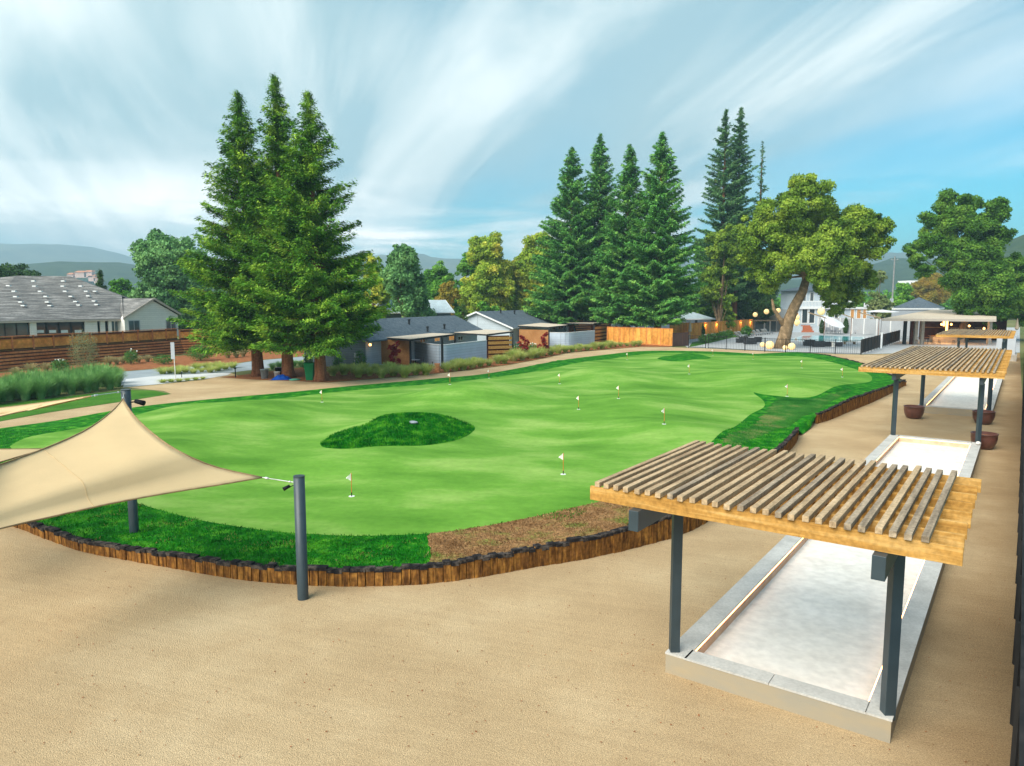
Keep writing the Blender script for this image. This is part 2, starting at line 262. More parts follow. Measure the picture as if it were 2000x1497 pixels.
# ---------------------------------------------------------------- building helpers
class MB:
    def __init__(s): s.v = []; s.f = []
    def add(s, vs, fs):
        b = len(s.v); s.v += [tuple(p) for p in vs]; s.f += [tuple(i+b for i in f) for f in fs]; return s
    def box(s, c, d, rz=0):
        c = Vector(c); h = Vector(d)/2; co, si = math.cos(rz), math.sin(rz); vs = []
        for z in (-1, 1):
            for x, y in ((-1, -1), (1, -1), (1, 1), (-1, 1)):
                a, b = x*h.x, y*h.y; vs.append((c.x+a*co-b*si, c.y+a*si+b*co, c.z+z*h.z))
        return s.add(vs, [(3, 2, 1, 0), (4, 5, 6, 7), (0, 1, 5, 4), (1, 2, 6, 5), (2, 3, 7, 6), (3, 0, 4, 7)])
    def extr(s, poly, vec):
        n = len(poly); a = [Vector(p) for p in poly]; vec = Vector(vec); b = [p+vec for p in a]
        return s.add(a+b, [tuple(range(n))[::-1], tuple(range(n, 2*n))] + [(i, (i+1) % n, n+(i+1) % n, n+i) for i in range(n)])
    def beam(s, p, q, w, h, up=Vector((0, 0, 1))):
        p, q = Vector(p), Vector(q); d = (q-p).normalized(); x = d.cross(up)
        x = Vector((1, 0, 0)) if x.length < 1e-4 else x.normalized(); y = x.cross(d)
        c = [x*(w/2)*i + y*(h/2)*j for i, j in ((-1, -1), (1, -1), (1, 1), (-1, 1))]
        return s.add([p+k for k in c]+[q+k for k in c], [(3, 2, 1, 0), (4, 5, 6, 7), (0, 1, 5, 4), (1, 2, 6, 5), (2, 3, 7, 6), (3, 0, 4, 7)])
    def tube(s, pts, rad, n=8, cap=True):
        pts = [Vector(p) for p in pts]; rad = [rad]*len(pts) if not hasattr(rad, '__len__') else rad
        vs = []; x = None
        for i, p in enumerate(pts):
            d = (pts[min(i+1, len(pts)-1)]-pts[max(i-1, 0)]).normalized()
            if x is None: x = d.orthogonal().normalized()
            x = (x-d*x.dot(d)).normalized(); y = d.cross(x)
            for k in range(n):
                a = 2*math.pi*k/n; vs.append(p+(x*math.cos(a)+y*math.sin(a))*rad[i])
        fs = [(i*n+k, i*n+(k+1) % n, (i+1)*n+(k+1) % n, (i+1)*n+k) for i in range(len(pts)-1) for k in range(n)]
        if cap: fs += [tuple(range(n))[::-1], tuple(range((len(pts)-1)*n, len(pts)*n))]
        return s.add(vs, fs)
    def lathe(s, prof, c, n=20):
        c = Vector(c); vs = []
        for r, z in prof:
            for k in range(n):
                a = 2*math.pi*k/n; vs.append(c+Vector((r*math.cos(a), r*math.sin(a), z)))
        fs = [(i*n+k, i*n+(k+1) % n, (i+1)*n+(k+1) % n, (i+1)*n+k) for i in range(len(prof)-1) for k in range(n)]
        fs += [tuple(range(n))[::-1], tuple(range((len(prof)-1)*n, len(prof)*n))]
        return s.add(vs, fs)
    def slab(s, pl, u0, u1, z0, z1, off=0, th=.05):
        a = [pl.P(u0, z0, off), pl.P(u1, z0, off), pl.P(u1, z1, off), pl.P(u0, z1, off)]
        return s.extr(a, pl.n*th)
    def rect(s, pl, x0, y0, x1, y1, off=0, th=.05):     # bottom-left and top-right picture corners on a plane
        u0, z0 = pl.sz(x0, y0); u1, z1 = pl.sz(x1, y1); return s.slab(pl, u0, u1, z0, z1, off, th)
    def build(s, name, m, parent=None, smooth=False, bevel=0):
        me = bpy.data.meshes.new(name); me.from_pydata(s.v, [], s.f); me.validate()
        bm = bmesh.new(); bm.from_mesh(me); bmesh.ops.recalc_face_normals(bm, faces=bm.faces); bm.to_mesh(me); bm.free()
        me.materials.append(MATS[m])
        if smooth: me.polygons.foreach_set('use_smooth', [True]*len(me.polygons))
        o = bpy.data.objects.new(name, me); COL.objects.link(o)
        if bevel:
            b = o.modifiers.new('bevel', 'BEVEL'); b.width = bevel; b.segments = 2; b.limit_method = 'ANGLE'
        if parent: par(o, parent)
        return o
def par(o, p):
    o.parent = p
    M = p.matrix_basis.copy()
    if p.parent: M = p.parent.matrix_basis @ p.matrix_parent_inverse @ M if False else Matrix()
    o.matrix_parent_inverse = M.inverted() if p.type == 'EMPTY' else Matrix()
def tag(o, label, cat, group=None):
    o['label'] = label; o['category'] = cat
    if group: o['group'] = group
    return o
def thing(name, label, cat, loc=(0, 0, 0), rz=0, group=None):
    o = bpy.data.objects.new(name, None); COL.objects.link(o); o.location = loc; o.rotation_euler = (0, 0, rz)
    o.matrix_basis = Matrix.Translation(Vector(loc)) @ Matrix.Rotation(rz, 4, 'Z'); o.empty_display_size = .2
    return tag(o, label, cat, group)
def lthing(name, label, cat, group=None): return thing(name, label, cat, (0, 0, 0), 0, group)   # prototype at the origin, moved later
def copy_tree(o, parent=None):
    c = o.copy(); COL.objects.link(c)
    if parent: c.parent = parent
    for ch in list(o.children): copy_tree(ch, c)
    return c
def place(o, P, rz=0, s=1, label=None, group=None):
    o.location = P; o.rotation_euler = (0, 0, rz); o.scale = (s, s, s) if not hasattr(s, '__len__') else s
    if label: o['label'] = label
    if group: o['group'] = group
    return o
def struct(o): o['kind'] = 'structure'; return o
def inpoly(x, y, P):
    c = False; n = len(P); j = n-1
    for i in range(n):
        if (P[i][1] > y) != (P[j][1] > y) and x < (P[j][0]-P[i][0])*(y-P[i][1])/(P[j][1]-P[i][1])+P[i][0]: c = not c
        j = i
    return c
def sheet(name, px, m, z, world=False, kind='structure'):
    P = [Vector(p) if world else G(p[0], p[1], z) for p in px]
    r = delaunay_2d_cdt([Vector((p[0], p[1])) for p in P], [], [list(range(len(P)))], 1, 1e-5)
    o = MB().add([(v.x, v.y, z) for v in r[0]], [tuple(f) for f in r[2]]).build(name, m)
    if kind: o['kind'] = kind
    return o
def smooth_line(P, step=.3):
    """Catmull-Rom through points, any dimension"""
    P = [np.array(p, float) for p in P]; out = []
    for i in range(len(P)-1):
        a = P[max(i-1, 0)]; b = P[i]; c = P[i+1]; d = P[min(i+2, len(P)-1)]
        n = max(2, int(np.linalg.norm((c-b)[:2])/step))
        for k in range(n):
            t = k/n; out.append(.5*((2*b)+(c-a)*t+(2*a-5*b+4*c-d)*t*t+(3*b-a-3*c+d)*t**3))
    out.append(P[-1]); return out
def cards(name, C, A, B, m, parent=None):
    """many diamond faces: centres C, half axes A and B (N,3)"""
    n = len(C); V = np.stack([C+A, C+B, C-A, C-B], 1).reshape(-1, 3).astype(np.float32)
    me = bpy.data.meshes.new(name); me.vertices.add(4*n); me.vertices.foreach_set('co', V.ravel())
    me.loops.add(4*n); me.loops.foreach_set('vertex_index', np.arange(4*n, dtype=np.int32))
    me.polygons.add(n); me.polygons.foreach_set('loop_start', np.arange(0, 4*n, 4, dtype=np.int32)); me.polygons.foreach_set('loop_total', np.full(n, 4, np.int32))
    me.update(calc_edges=True); me.materials.append(MATS[m])
    o = bpy.data.objects.new(name, me); COL.objects.link(o)
    if parent: par(o, parent)
    return o
def unit(v): return v/np.maximum(np.linalg.norm(v, axis=1, keepdims=True), 1e-6)

# ================================================================= GROUND AND GREEN
g = MB(); g.add([(-4000, -400, 0), (4000, -400, 0), (4000, 5000, 0), (-4000, 5000, 0)], [(0, 1, 2, 3)]); struct(g.build('ground', 'far_ground'))
gravel_px = [(-1500, 2200), (-900, 1000), (-300, 860), (0, 824), (100, 806), (255, 783), (335, 770), (320, 764), (246, 757), (306, 752), (400, 742), (450, 729), (480, 738),
             (640, 748), (708, 743), (851, 731), (938, 721), (991, 714), (1052, 703), (1114, 689), (1195, 683), (1252, 678), (1313, 679), (1378, 681), (1552, 689),
             (1681, 693.5), (1730, 692), (1800, 690), (1992, 690), (1996, 760)]
gp = [G(*p) for p in gravel_px] + [UV(25, .45), UV(8, .45), UV(-4, .45), UV(-12, -6)]
sheet('gravel_yard', gp, 'gravel', .004, world=True)
# turf platform: outline, with the height of its edge
wall_near = [(-60, 1000, .30), (-10, 1018, .30), (41, 1031, .30), (94, 1052, .30), (168, 1077, .32), (252, 1093, .34), (330, 1107, .36), (480, 1132, .40), (608, 1142, .41), (715, 1144, .42),
             (820, 1140, .45), (925, 1128, .48), (1030, 1109, .50), (1135, 1092, .56), (1240, 1069, .62), (1332, 1042, .66), (1394, 1008, .66), (1450, 965, .64), (1500, 920, .62), (1536, 884, .58), (1550, 868, .56), (1556, 856, .5)]
wall_mid = [(1594, 828, .55), (1620, 820, .65), (1660, 803, .78), (1700, 787, .75), (1736, 770, .62), (1766, 753, .45)]
def onz(l, z=0): return [(*G(p[0], p[1], z)[:2], p[2]) for p in l]
W1 = smooth_line(onz(wall_near), .19); W2 = smooth_line(onz(wall_mid), .22)
wall_far = [(1768, 746, .35), (1750, 737, .32), (1722, 725, .30), (1684, 710, .30), (1640, 699, .28), (1600, 691.5, .25), (1556, 688, .22)]
W3 = smooth_line([(*G(p[0], p[1], p[2])[:2], p[2]) for p in wall_far], .5)
grade = [(1476, 691), (1408, 687), (1313, 685), (1246, 686), (1180, 693), (1100, 703), (960, 728), (850, 739), (760, 747), (680, 754), (560, 766), (380, 782), (255, 796), (108, 821), (0, 836), (-120, 858), (-200, 900), (-180, 950), (-110, 985)]
W4 = smooth_line([(*G(p[0], p[1], .05)[:2], .05) for p in grade], .8)
W12 = [(*G(p[0], p[1], .1)[:2], .08) for p in ((1568, 846), (1582, 836))]
outline = [tuple(p) for p in W1] + W12 + [tuple(p) for p in W2] + [tuple(p) for p in W3] + [tuple(p) for p in W4]
OB = np.array(outline)[::3]
OBh = OB[:, 2]-.03
MOUNDS = [  # px, py, radius across, radius along view, height
    (770, 845, 2.3, 3.2, .50), (860, 838, 1.6, 2.4, .22), (900, 778, 3.8, 4.2, .62), (1000, 772, 3.5, 4, .30), (480, 800, 4.2, 5, .45), (1180, 742, 4.5, 7, .75), (1330, 703, 6, 8, .30), (1440, 745, 5, 6, .55),
    (1560, 768, 4.5, 4.5, .40), (1240, 800, 3.5, 5, .35), (1050, 860, 3.5, 3, -.2), (560, 930, 3, 3, -.15), (1300, 850, 2.5, 3, .25), (1640, 735, 5, 6, .12), (1100, 705, 5, 8, .3), (660, 900, 3, 2, .12), (1420, 870, 2, 3, .2), (300, 880, 3, 4, .3)]
MW = []
for a, b, rx, ry, hh in MOUNDS: p = G(a, b, .4); MW.append((p.x, p.y, rx, ry, hh*1.5))
def HG(x, y):
    d2 = (OB[:, 0]-x)**2+(OB[:, 1]-y)**2; k = 1/(d2+.02)**1.35; z = float((k*OBh).sum()/k.sum())
    e = min(1.0, math.sqrt(d2.min())/3.0)
    for mx_, my_, rx, ry, hh in MW: z += e*hh*math.exp(-((x-mx_)/rx)**2-((y-my_)/ry)**2)
    return z
def HGv(Q):
    out = np.zeros(len(Q))
    for a in range(0, len(Q), 4000):
        q = Q[a:a+4000]; d2 = ((q[:, None, :]-OB[None, :, :2])**2).sum(2); k = 1/(d2+.02)**1.35; z = (k*OBh).sum(1)/k.sum(1)
        e = np.minimum(1, np.sqrt(d2.min(1))/3.0)
        for mx_, my_, rx, ry, hh in MW: z = z+e*hh*np.exp(-((q[:, 0]-mx_)/rx)**2-((q[:, 1]-my_)/ry)**2)
        out[a:a+4000] = z
    return out.tolist()
def inpv(Q, P):
    P = np.array([p[:2] for p in P]); c = np.zeros(len(Q), bool); j = len(P)-1
    for i in range(len(P)):
        a, b = P[i], P[j]
        if a[1] != b[1]:
            m = (a[1] > Q[:, 1]) != (b[1] > Q[:, 1]); c ^= m & (Q[:, 0] < (b[0]-a[0])*(Q[:, 1]-a[1])/(b[1]-a[1])+a[0])
        j = i
    return c
def GH(px, py):
    z = .4
    for _ in range(8): P = G(px, py, z); z = HG(P.x, P.y)
    return Vector((P.x, P.y, z))
def lift(px): return [tuple(GH(*p)[:2]) for p in px]
green_px = [(19, 872), (60, 853), (168, 834), (265, 811), (330, 795), (380, 788), (503, 781), (627, 769), (760, 757), (862, 749), (960, 738), (1100, 715), (1180, 703), (1237, 694.5), (1294, 689.5), (1370, 691), (1465, 695), (1550, 696), (1600, 702), (1660, 718), (1694, 730), (1703, 739), (1698, 746), (1670, 750), (1630, 756), (1580, 760), (1500, 758), (1474, 762), (1474, 769), (1488, 780), (1494, 790), (1487, 799), (1460, 814), (1420, 839), (1392, 860), (1350, 895), (1300, 932), (1260, 955), (1198, 974), (1135, 988), (1030, 1012), (925, 1031), (841, 1042), (694, 1047), (608, 1043), (544, 1039), (480, 1031), (380, 1014), (270, 984), (180, 954), (100, 920), (40, 892)]
isl_px = [(625, 868), (650, 850), (690, 836), (720, 827), (770, 816), (820, 812), (857, 815), (900, 823), (927, 834), (918, 848), (880, 863), (820, 871), (740, 872), (680, 877), (636, 875)]
isl2_px = [(1283, 701), (1300, 696), (1335, 690.5), (1370, 693), (1388, 700), (1350, 703), (1328, 706), (1300, 705)]
def cl(P, st): r = smooth_line([*P, P[0]], st)[:-1]; return [tuple(p) for p in r]
Pg = cl(lift(green_px), .5); Pi = cl(lift(isl_px), .25); Pi2 = cl(lift(isl2_px), .4)
Pbrown = lift([(838, 1020), (838, 1130), (1100, 1110), (1420, 1010), (1400, 940), (1330, 920), (1225, 950), (1030, 990)])
Pthin = lift([(1520, 775), (1590, 765), (1665, 760), (1610, 795), (1540, 835), (1440, 872), (1410, 862), (1470, 830), (1500, 800)])
P0 = [(p[0], p[1]) for p in outline]
pts = []; polys = []
def addloop(L, close=True):
    b = len(pts); pts.extend(Vector((p[0], p[1])) for p in L); return [(b+i, b+(i+1) % len(L)) for i in range(len(L))]
ed = addloop(P0)+addloop(Pg)+addloop(Pi)+addloop(Pi2)
xs = [p[0] for p in P0]; ys = [p[1] for p in P0]
y = min(ys); qs = []
while y < max(ys):
    st = .22+.008*max(0, y-15); x = min(xs)
    while x < max(xs): qs.append((x+random.uniform(-.05, .05), y+random.uniform(-.05, .05))); x += st
    y += st
qs = np.array(qs); pts += [Vector(q) for q in qs[inpv(qs, P0)]]
cv, ce, cf, *_ = delaunay_2d_cdt(pts, ed, [], 0, 1e-4)
zv = HGv(np.array([[v.x, v.y] for v in cv]))
oz = {(round(p[0], 3), round(p[1], 3)): p[2]-.03 for p in outline}
for i, v in enumerate(cv):
    k = (round(v.x, 3), round(v.y, 3))
    if k in oz: zv[i] = oz[k]
faces = {'putting_green': [], 'rough_turf': [], 'grass_mound': [], 'far_grass_mound': [], 'thin_turf': [], 'dry_turf': []}
cen = np.array([[sum(cv[i].x for i in f)/3, sum(cv[i].y for i in f)/3] for f in cf])
I0, Ia, Ib, Ig, Ibr, It = [inpv(cen, q) for q in (P0, Pi, Pi2, Pg, Pbrown, Pthin)]
for i, f in enumerate(cf):
    if I0[i]: faces['grass_mound' if Ia[i] else 'far_grass_mound' if Ib[i] else 'putting_green' if Ig[i] else 'dry_turf' if Ibr[i] else 'thin_turf' if It[i] else 'rough_turf'].append(f)
for k, m in (('putting_green', 'green'), ('rough_turf', 'turf'), ('grass_mound', 'turf'), ('far_grass_mound', 'turf'), ('thin_turf', 'turf_thin'), ('dry_turf', 'straw')):
    used = sorted({i for f in faces[k] for i in f}); mp = {a: b for b, a in enumerate(used)}
    struct(MB().add([(cv[i].x, cv[i].y, zv[i]) for i in used], [tuple(mp[i] for i in f) for f in faces[k]]).build(k, m, smooth=True))
def tri_scatter(fs, dens, maxy=38):
    T = np.array([[[cv[i].x, cv[i].y, zv[i]] for i in f] for f in fs if cv[f[0]].y < maxy])
    if len(T) == 0: return np.zeros((0, 3))
    ar = np.abs(np.cross(T[:, 1, :2]-T[:, 0, :2], T[:, 2, :2]-T[:, 0, :2]))/2
    dn = dens*np.clip((15/T[:, 0, 1])**2, .05, 1); k = rng.poisson(ar*dn); T = np.repeat(T, k, 0)
    a = rng.random((len(T), 2)); s = a.sum(1) > 1; a[s] = 1-a[s]
    return T[:, 0]+(T[:, 1]-T[:, 0])*a[:, :1]+(T[:, 2]-T[:, 0])*a[:, 1:]
def blades(name, P, h, wd, m, lean=.5, parent=None, kind='stuff'):
    n = len(P); d = rng.normal(size=(n, 3)); d[:, 2] = 0; d = unit(d)
    hh = h*rng.uniform(.5, 1.2, (n, 1)); up = np.array([0, 0, 1.])*hh + d*hh*lean*rng.uniform(0, 1, (n, 1))
    th = rng.uniform(0, math.pi, n); B = np.stack([np.cos(th), np.sin(th), 0*th], 1)*wd
    o = cards(name, P+up*.42, up*.55, B, m, parent)
    if kind: o['kind'] = kind
    return o
lodf = lambda P: 1.0
P = np.concatenate([tri_scatter(faces['rough_turf'], 520), tri_scatter(faces['thin_turf'], 260)]); blades('turf_blades', P, .075, .010, 'blade', .9)
P = tri_scatter(faces['rough_turf'], 130, 24); msk = np.array([noise.noise(Vector((p[0]*1.1, p[1]*1.1, 3))) > .22 for p in P]); blades('dead_turf_blades', P[msk], .07, .014, 'blade_dry', 1.3)
blades('mound_blades', tri_scatter(faces['grass_mound'], 1700), .12, .016, 'blade', .7)
P = tri_scatter(faces['dry_turf'], 620); blades('straw_blades', P, .05, .012, 'blade_straw', 1.6)
P = tri_scatter(faces['dry_turf'], 400); msk = np.array([noise.noise(Vector((p[0]*.55, p[1]*.55, 0))) > .18 for p in P]); blades('patchy_turf_blades', P[msk], .07, .010, 'blade', .9)

# timber edging walls
def edging(W, label, hmul=1.0, step=1, name='timber_wall'):
    t = thing(name, label, 'retaining wall', (W[len(W)//2][0], W[len(W)//2][1], 0)); a = MB(); b = MB(); g2 = 0; k = 0
    for i in range(0, len(W)-1):
        p, q = Vector(W[i][:2]), Vector(W[i+1][:2])
        L = (q-p).length
        if L < 1e-3: continue
        g2 = (g2*.35 if k % 2 else 0)+random.uniform(-.035, .045); k += 1
        n = Vector(((q-p).y, -(q-p).x)).normalized(); c = (p+q)/2 + n*random.uniform(-.01, .025); h = W[i][2]+g2
        rz = math.atan2((q-p).y, (q-p).x)+random.uniform(-.04, .04)
        a.box((c.x, c.y, h/2-.08), (L*random.uniform(.88, .96), .15, h+.16), rz)
        b.box((c.x, c.y, h-.012), (L*random.uniform(.95, 1.04), .185, .085), rz+random.uniform(-.06, .06))
    a.build('timber', 'timber', t); b.build('cap', 'timber_cap', t)
edging(W1, 'curved wall of upright orange timbers with black caps holding the near edge of the turf')
edging(W2, 'short upright timber wall with black cap holding the right-hand turf beside the gravel')
edging([tuple(p) for p in W3], 'low dark timber edging along the far right rim of the turf')

# left lawns, road, beds
sheet('lawn', [(-300, 862), (-250, 810), (0, 790), (100, 778), (246, 762), (300, 763), (333, 770), (255, 782), (100, 804.5), (0, 823)], 'lawn', .012)
sheet('road', [(-400, 790), (0, 747), (180, 731), (320, 720), (460, 711), (500, 705), (600, 696), (700, 689), (760, 686), (760, 690), (660, 696), (600, 702), (551, 711), (526, 719), (450, 728), (300, 735), (250, 752), (0, 775), (-400, 815)], 'asphalt', .008)
sheet('sidewalk', [(240, 757), (246, 741), (310, 734), (400, 730), (452, 728.5), (445, 733), (398, 741), (306, 751)], 'concrete_walk', .016)
sheet('mulch_bed', [(430, 737), (470, 733), (540, 724), (640, 712), (760, 706), (960, 696), (1100, 676), (1300, 664), (1310, 678), (1252, 677.5), (1195, 682), (1114, 688), (1052, 702), (991, 713), (938, 720), (851, 730), (708, 742), (640, 747), (560, 744), (480, 741)], 'mulch', .020)
sheet('planting_bed', [(-400, 770), (-400, 742), (0, 729), (180, 711), (362, 694), (600, 681), (700, 676), (700, 688), (600, 695.5), (500, 704), (460, 710), (320, 719), (180, 730), (0, 746)], 'mulch', .012)
deck_px = [(1343, 679), (1320, 664), (1345, 655), (1480, 645), (1600, 640), (1760, 640), (1992, 640), (1992, 689), (1800, 689), (1730, 691), (1681, 692.5), (1552, 688.5), (1378, 680)]
sheet('pool_deck', deck_px, 'deck', .010)
sheet('pool_water', [(1538, 664), (1570, 656.3), (1600, 655.5), (1690, 658.5), (1683, 666), (1668, 668), (1600, 669)], 'water', .016)


# ================================================================= PLANTS
def conifer(name, label, base, h, Rd, m, seed, clear=.13, group=None, top=1.0, dens=1.0, leaf=.20, trunk=.5, fork=None, lean=0, sparse=0):
    r = np.random.default_rng(seed); t = thing(name, label, 'tree', tuple(base), 0, group); bx, by, bz = base
    tr = MB(); zs = [0, .03, .1, .3, .6, .85, 1.0]; rd = [1.5, 1.1, .95, .8, .5, .2, .03]
    tr.tube([(bx+lean*z*h, by, bz+z*h*.985-.1) for z in zs], [q*trunk for q in rd], 12)
    C, A, B = [], [], []
    nb = int(h*9.5*dens)
    for i in range(nb):
        q = clear+(1-clear)*((i+r.random())/nb)**1.12
        prof = min(1.0, ((1-q)/(1-clear)*1.22)**top)*(.95 if q > clear+.05 else .85)
        L = Rd*prof*(r.uniform(.70, 1.07) if not sparse else r.uniform(.35, 1.15))+.10
        a = r.uniform(0, 2*math.pi); z0 = bz+q*h; el = -.22+.80*q+r.uniform(-.10, .10)
        k = max(2, int(L/.40)); lim = []; ca, sa = math.cos(a), math.sin(a); pv = np.array([-sa, ca, 0])
        for j in range(k+1):
            s = j/k; d = s*L; lim.append(np.array([bx+lean*q*h+ca*d, by+sa*d, z0+math.tan(el)*d*.8-.10*L*s*(1-s)+(.09*L*s*s if q < .85 else 0)]))
        if L > 1.2: tr.tube([tuple(p) for p in lim[:-1]], [max(.015, .05*(1-j/(k+1))*trunk/.5*L/3) for j in range(len(lim)-1)], 4, False)
        for j in range(k+1):
            s = j/k
            if s < .15 and L > 1.5: continue
            lat = (.06+.10*min(1, L)+.16*L*math.sin(math.pi*min(1, s*.72+.22)))*(1 if not sparse else .7)
            n = int((14+44*min(1.6, lat))*dens*(.30/max(.2, leaf))**.6)+4
            y_ = r.normal(size=n)*lat*.62; y_ = np.clip(y_, -lat*1.35, lat*1.35)
            c = lim[j]+pv*y_[:, None]+r.normal(size=(n, 3))*np.array([.14, .14, .085])*(1+.3*lat); c[:, 2] -= .34*np.abs(y_)**1.2+np.abs(r.normal(size=n))*.10
            out = np.array([ca, sa, -.12])[None, :]+pv[None, :]*(np.sign(y_)*np.minimum(1, np.abs(y_)/max(.1, lat))*.9)[:, None]-np.array([0, 0, .35])*(np.abs(y_)/max(.1, lat))[:, None]
            dv = unit(unit(out)+r.normal(size=(n, 3))*.33); sz = leaf*min(1, .5+L*.4)*r.uniform(.6, 1.25, (n, 1)); bv = unit(np.cross(dv, r.normal(size=(n, 3))*.5+np.array([0, 0, 1.0])))
            C.append(c); A.append(dv*sz*.78); B.append(bv*sz*.24)
    C = np.concatenate(C); A = np.concatenate(A); B = np.concatenate(B)
    tr.build('trunk', 'bark', t, smooth=True); cards('crown', C, A, B, m, t)
    return t
def blob_tree(name, label, base, blobs, m, seed, leaf=.3, per=420, trunk=.3, bark='bark_oak', group=None, limbs=None, cat='tree', nolimb=False):
    """blobs: (x, y, z, radius) offsets from the base; leaves lie in ragged shells round them, limbs reach into them"""
    r = np.random.default_rng(seed); t = thing(name, label, cat, tuple(base), 0, group); b = Vector(base)
    tr = MB(); C, A, B = [], [], []
    top = max(q[2] for q in blobs)
    cz = min(q[2] for q in blobs)
    if limbs is None:
        fk = Vector((0, 0, max(.5, cz*.55)))
        tr.tube([b-Vector((0, 0, .1)), b+fk*.5, b+fk], [trunk*1.25, trunk, trunk*.85], 10)
    else:
        for pts_, rr in limbs: tr.tube([b+Vector(p) for p in pts_], rr, 10)
        fk = Vector(limbs[0][0][-1])
    for (x, y, z, rad) in blobs:
        if not nolimb:
            e = Vector((x, y, z)); mid = fk.lerp(e, .5)+Vector((0, 0, -.12*rad))
            tr.tube([b+fk, b+mid, b+e], [trunk*.42, trunk*.25, trunk*.07], 5, False)
        for _ in range(max(5, int(8+rad*5))):            # sub-clumps: uneven outline
            d = unit(r.normal(size=(1, 3)))[0]; sc = np.array([x, y, z])+d*rad*r.uniform(.45, .95); sr = rad*r.uniform(.2, .42)
            n = int(per*sr*sr/(.35*leaf/.3)/1.0)+8
            u = unit(r.normal(size=(n, 3))); u[:, 2] = np.where(r.random(n) < .35, np.abs(u[:, 2]), u[:, 2])
            c = np.array(b)+sc+u*sr*r.uniform(.35, 1.22, (n, 1))*np.array([1, 1, .8])
            dv = unit(r.normal(size=(n, 3))); bv = unit(np.cross(dv, u+r.normal(size=(n, 3))*.5)); sz = leaf*r.uniform(.6, 1.3, (n, 1))
            C.append(c); A.append(dv*sz*.55); B.append(bv*sz*.38)
    C = np.concatenate(C); A = np.concatenate(A); B = np.concatenate(B)
    tr.build('trunk', bark, t, smooth=True); cards('crown', C, A, B, m, t); return t
def cloud_blobs(seed, n, w, h, z0, rad, d=None):
    r = random.Random(seed); out = []; d = d or w
    for i in range(n):
        a = r.uniform(0, 6.283); q = math.sqrt(r.random())*.85; zz_ = z0+h*r.random(); f = 1-.5*((zz_-z0)/h)**2
        out.append((math.cos(a)*q*w*f, math.sin(a)*q*d*f, zz_, rad*r.uniform(.7, 1.25)))
    return out
def tuft(name, label, cat, h, spread, m, n, seed, wd=.022, group=None, seedhead=None):
    r = np.random.default_rng(seed); t = lthing(name, label, cat, group)
    a = r.uniform(0, 2*math.pi, n); d = np.stack([np.cos(a), np.sin(a), 0*a], 1); q = np.sqrt(r.random((n, 1)))
    Ls = h*r.uniform(.6, 1.05, (n, 1)); ln = r.uniform(.1, 1, (n, 1))*spread; root = d*q*.12*spread/.5
    C, A, B = [], [], []; prev = root
    for s in (.34, .67, 1.0):
        p = root+d*ln*s**1.8+np.array([0, 0, 1.])*Ls*(s-.28*s*s*(ln/spread))*1.1
        side = np.stack([-d[:, 1], d[:, 0], 0*a], 1)*wd*(1.25-s*.7)
        C.append((p+prev)/2); A.append((p-prev)*.6); B.append(side); prev = p
    cards('blades', np.concatenate(C), np.concatenate(A), np.concatenate(B), m, t); return t
def bush(name, label, cat, Rr, h, m, n, seed, leaf=.09, group=None, flowers=0, stem='bark_oak'):
    r = np.random.default_rng(seed); t = lthing(name, label, cat, group)
    u = unit(r.normal(size=(n, 3))); lump = np.array([1+.28*noise.noise(Vector(p*1.9)+Vector((seed, 0, 0))) for p in u])[:, None]
    c = u*lump*r.uniform(.45, 1.0, (n, 1))*np.array([Rr, Rr, h*.52])+np.array([0, 0, h*.52])
    dv = unit(r.normal(size=(n, 3))); bv = unit(np.cross(dv, r.normal(size=(n, 3)))); sz = leaf*r.uniform(.6, 1.3, (n, 1))
    cards('foliage', c, dv*sz*.6, bv*sz*.35, m, t)
    s = MB()
    for i in range(5): a = i*1.3; s.tube([(0, 0, -.03), (math.cos(a)*Rr*.25, math.sin(a)*Rr*.25, h*.45), (math.cos(a)*Rr*.5, math.sin(a)*Rr*.5, h*.8)], [.03, .02, .008], 5)
    s.build('stem', stem, t)
    if flowers:
        k = np.argsort(-c[:, 2]+r.normal(size=n)*.3)[:flowers]; dv = unit(r.normal(size=(flowers, 3))); bv = unit(np.cross(dv, r.normal(size=(flowers, 3))))
        for q in range(flowers): cards('flower', c[k][q:q+1]*1.04, dv[q:q+1]*.09, bv[q:q+1]*.09, 'flower', t)
    return t
ORD = 'leftmost|second from left|third from left|fourth from left|fifth from left|sixth from left|seventh from left|eighth from left|ninth from left|tenth from left|eleventh from left|twelfth from left|thirteenth from left|fourteenth from left|fifteenth from left|rightmost'.split('|')
def spread(proto, spots, group, label=None, srange=(.8, 1.2), labels=None):
    spots = sorted(spots, key=lambda p: p.x/p.y)
    if len(spots) < 17: labels = [label+', '+(ORD[i] if i < len(spots)-1 else 'rightmost') for i in range(len(spots))]
    for i, P in enumerate(spots):
        o = proto if i == 0 else copy_tree(proto)
        place(o, P, random.uniform(0, 6.28), random.uniform(*srange), (labels[i] if labels else label), group)

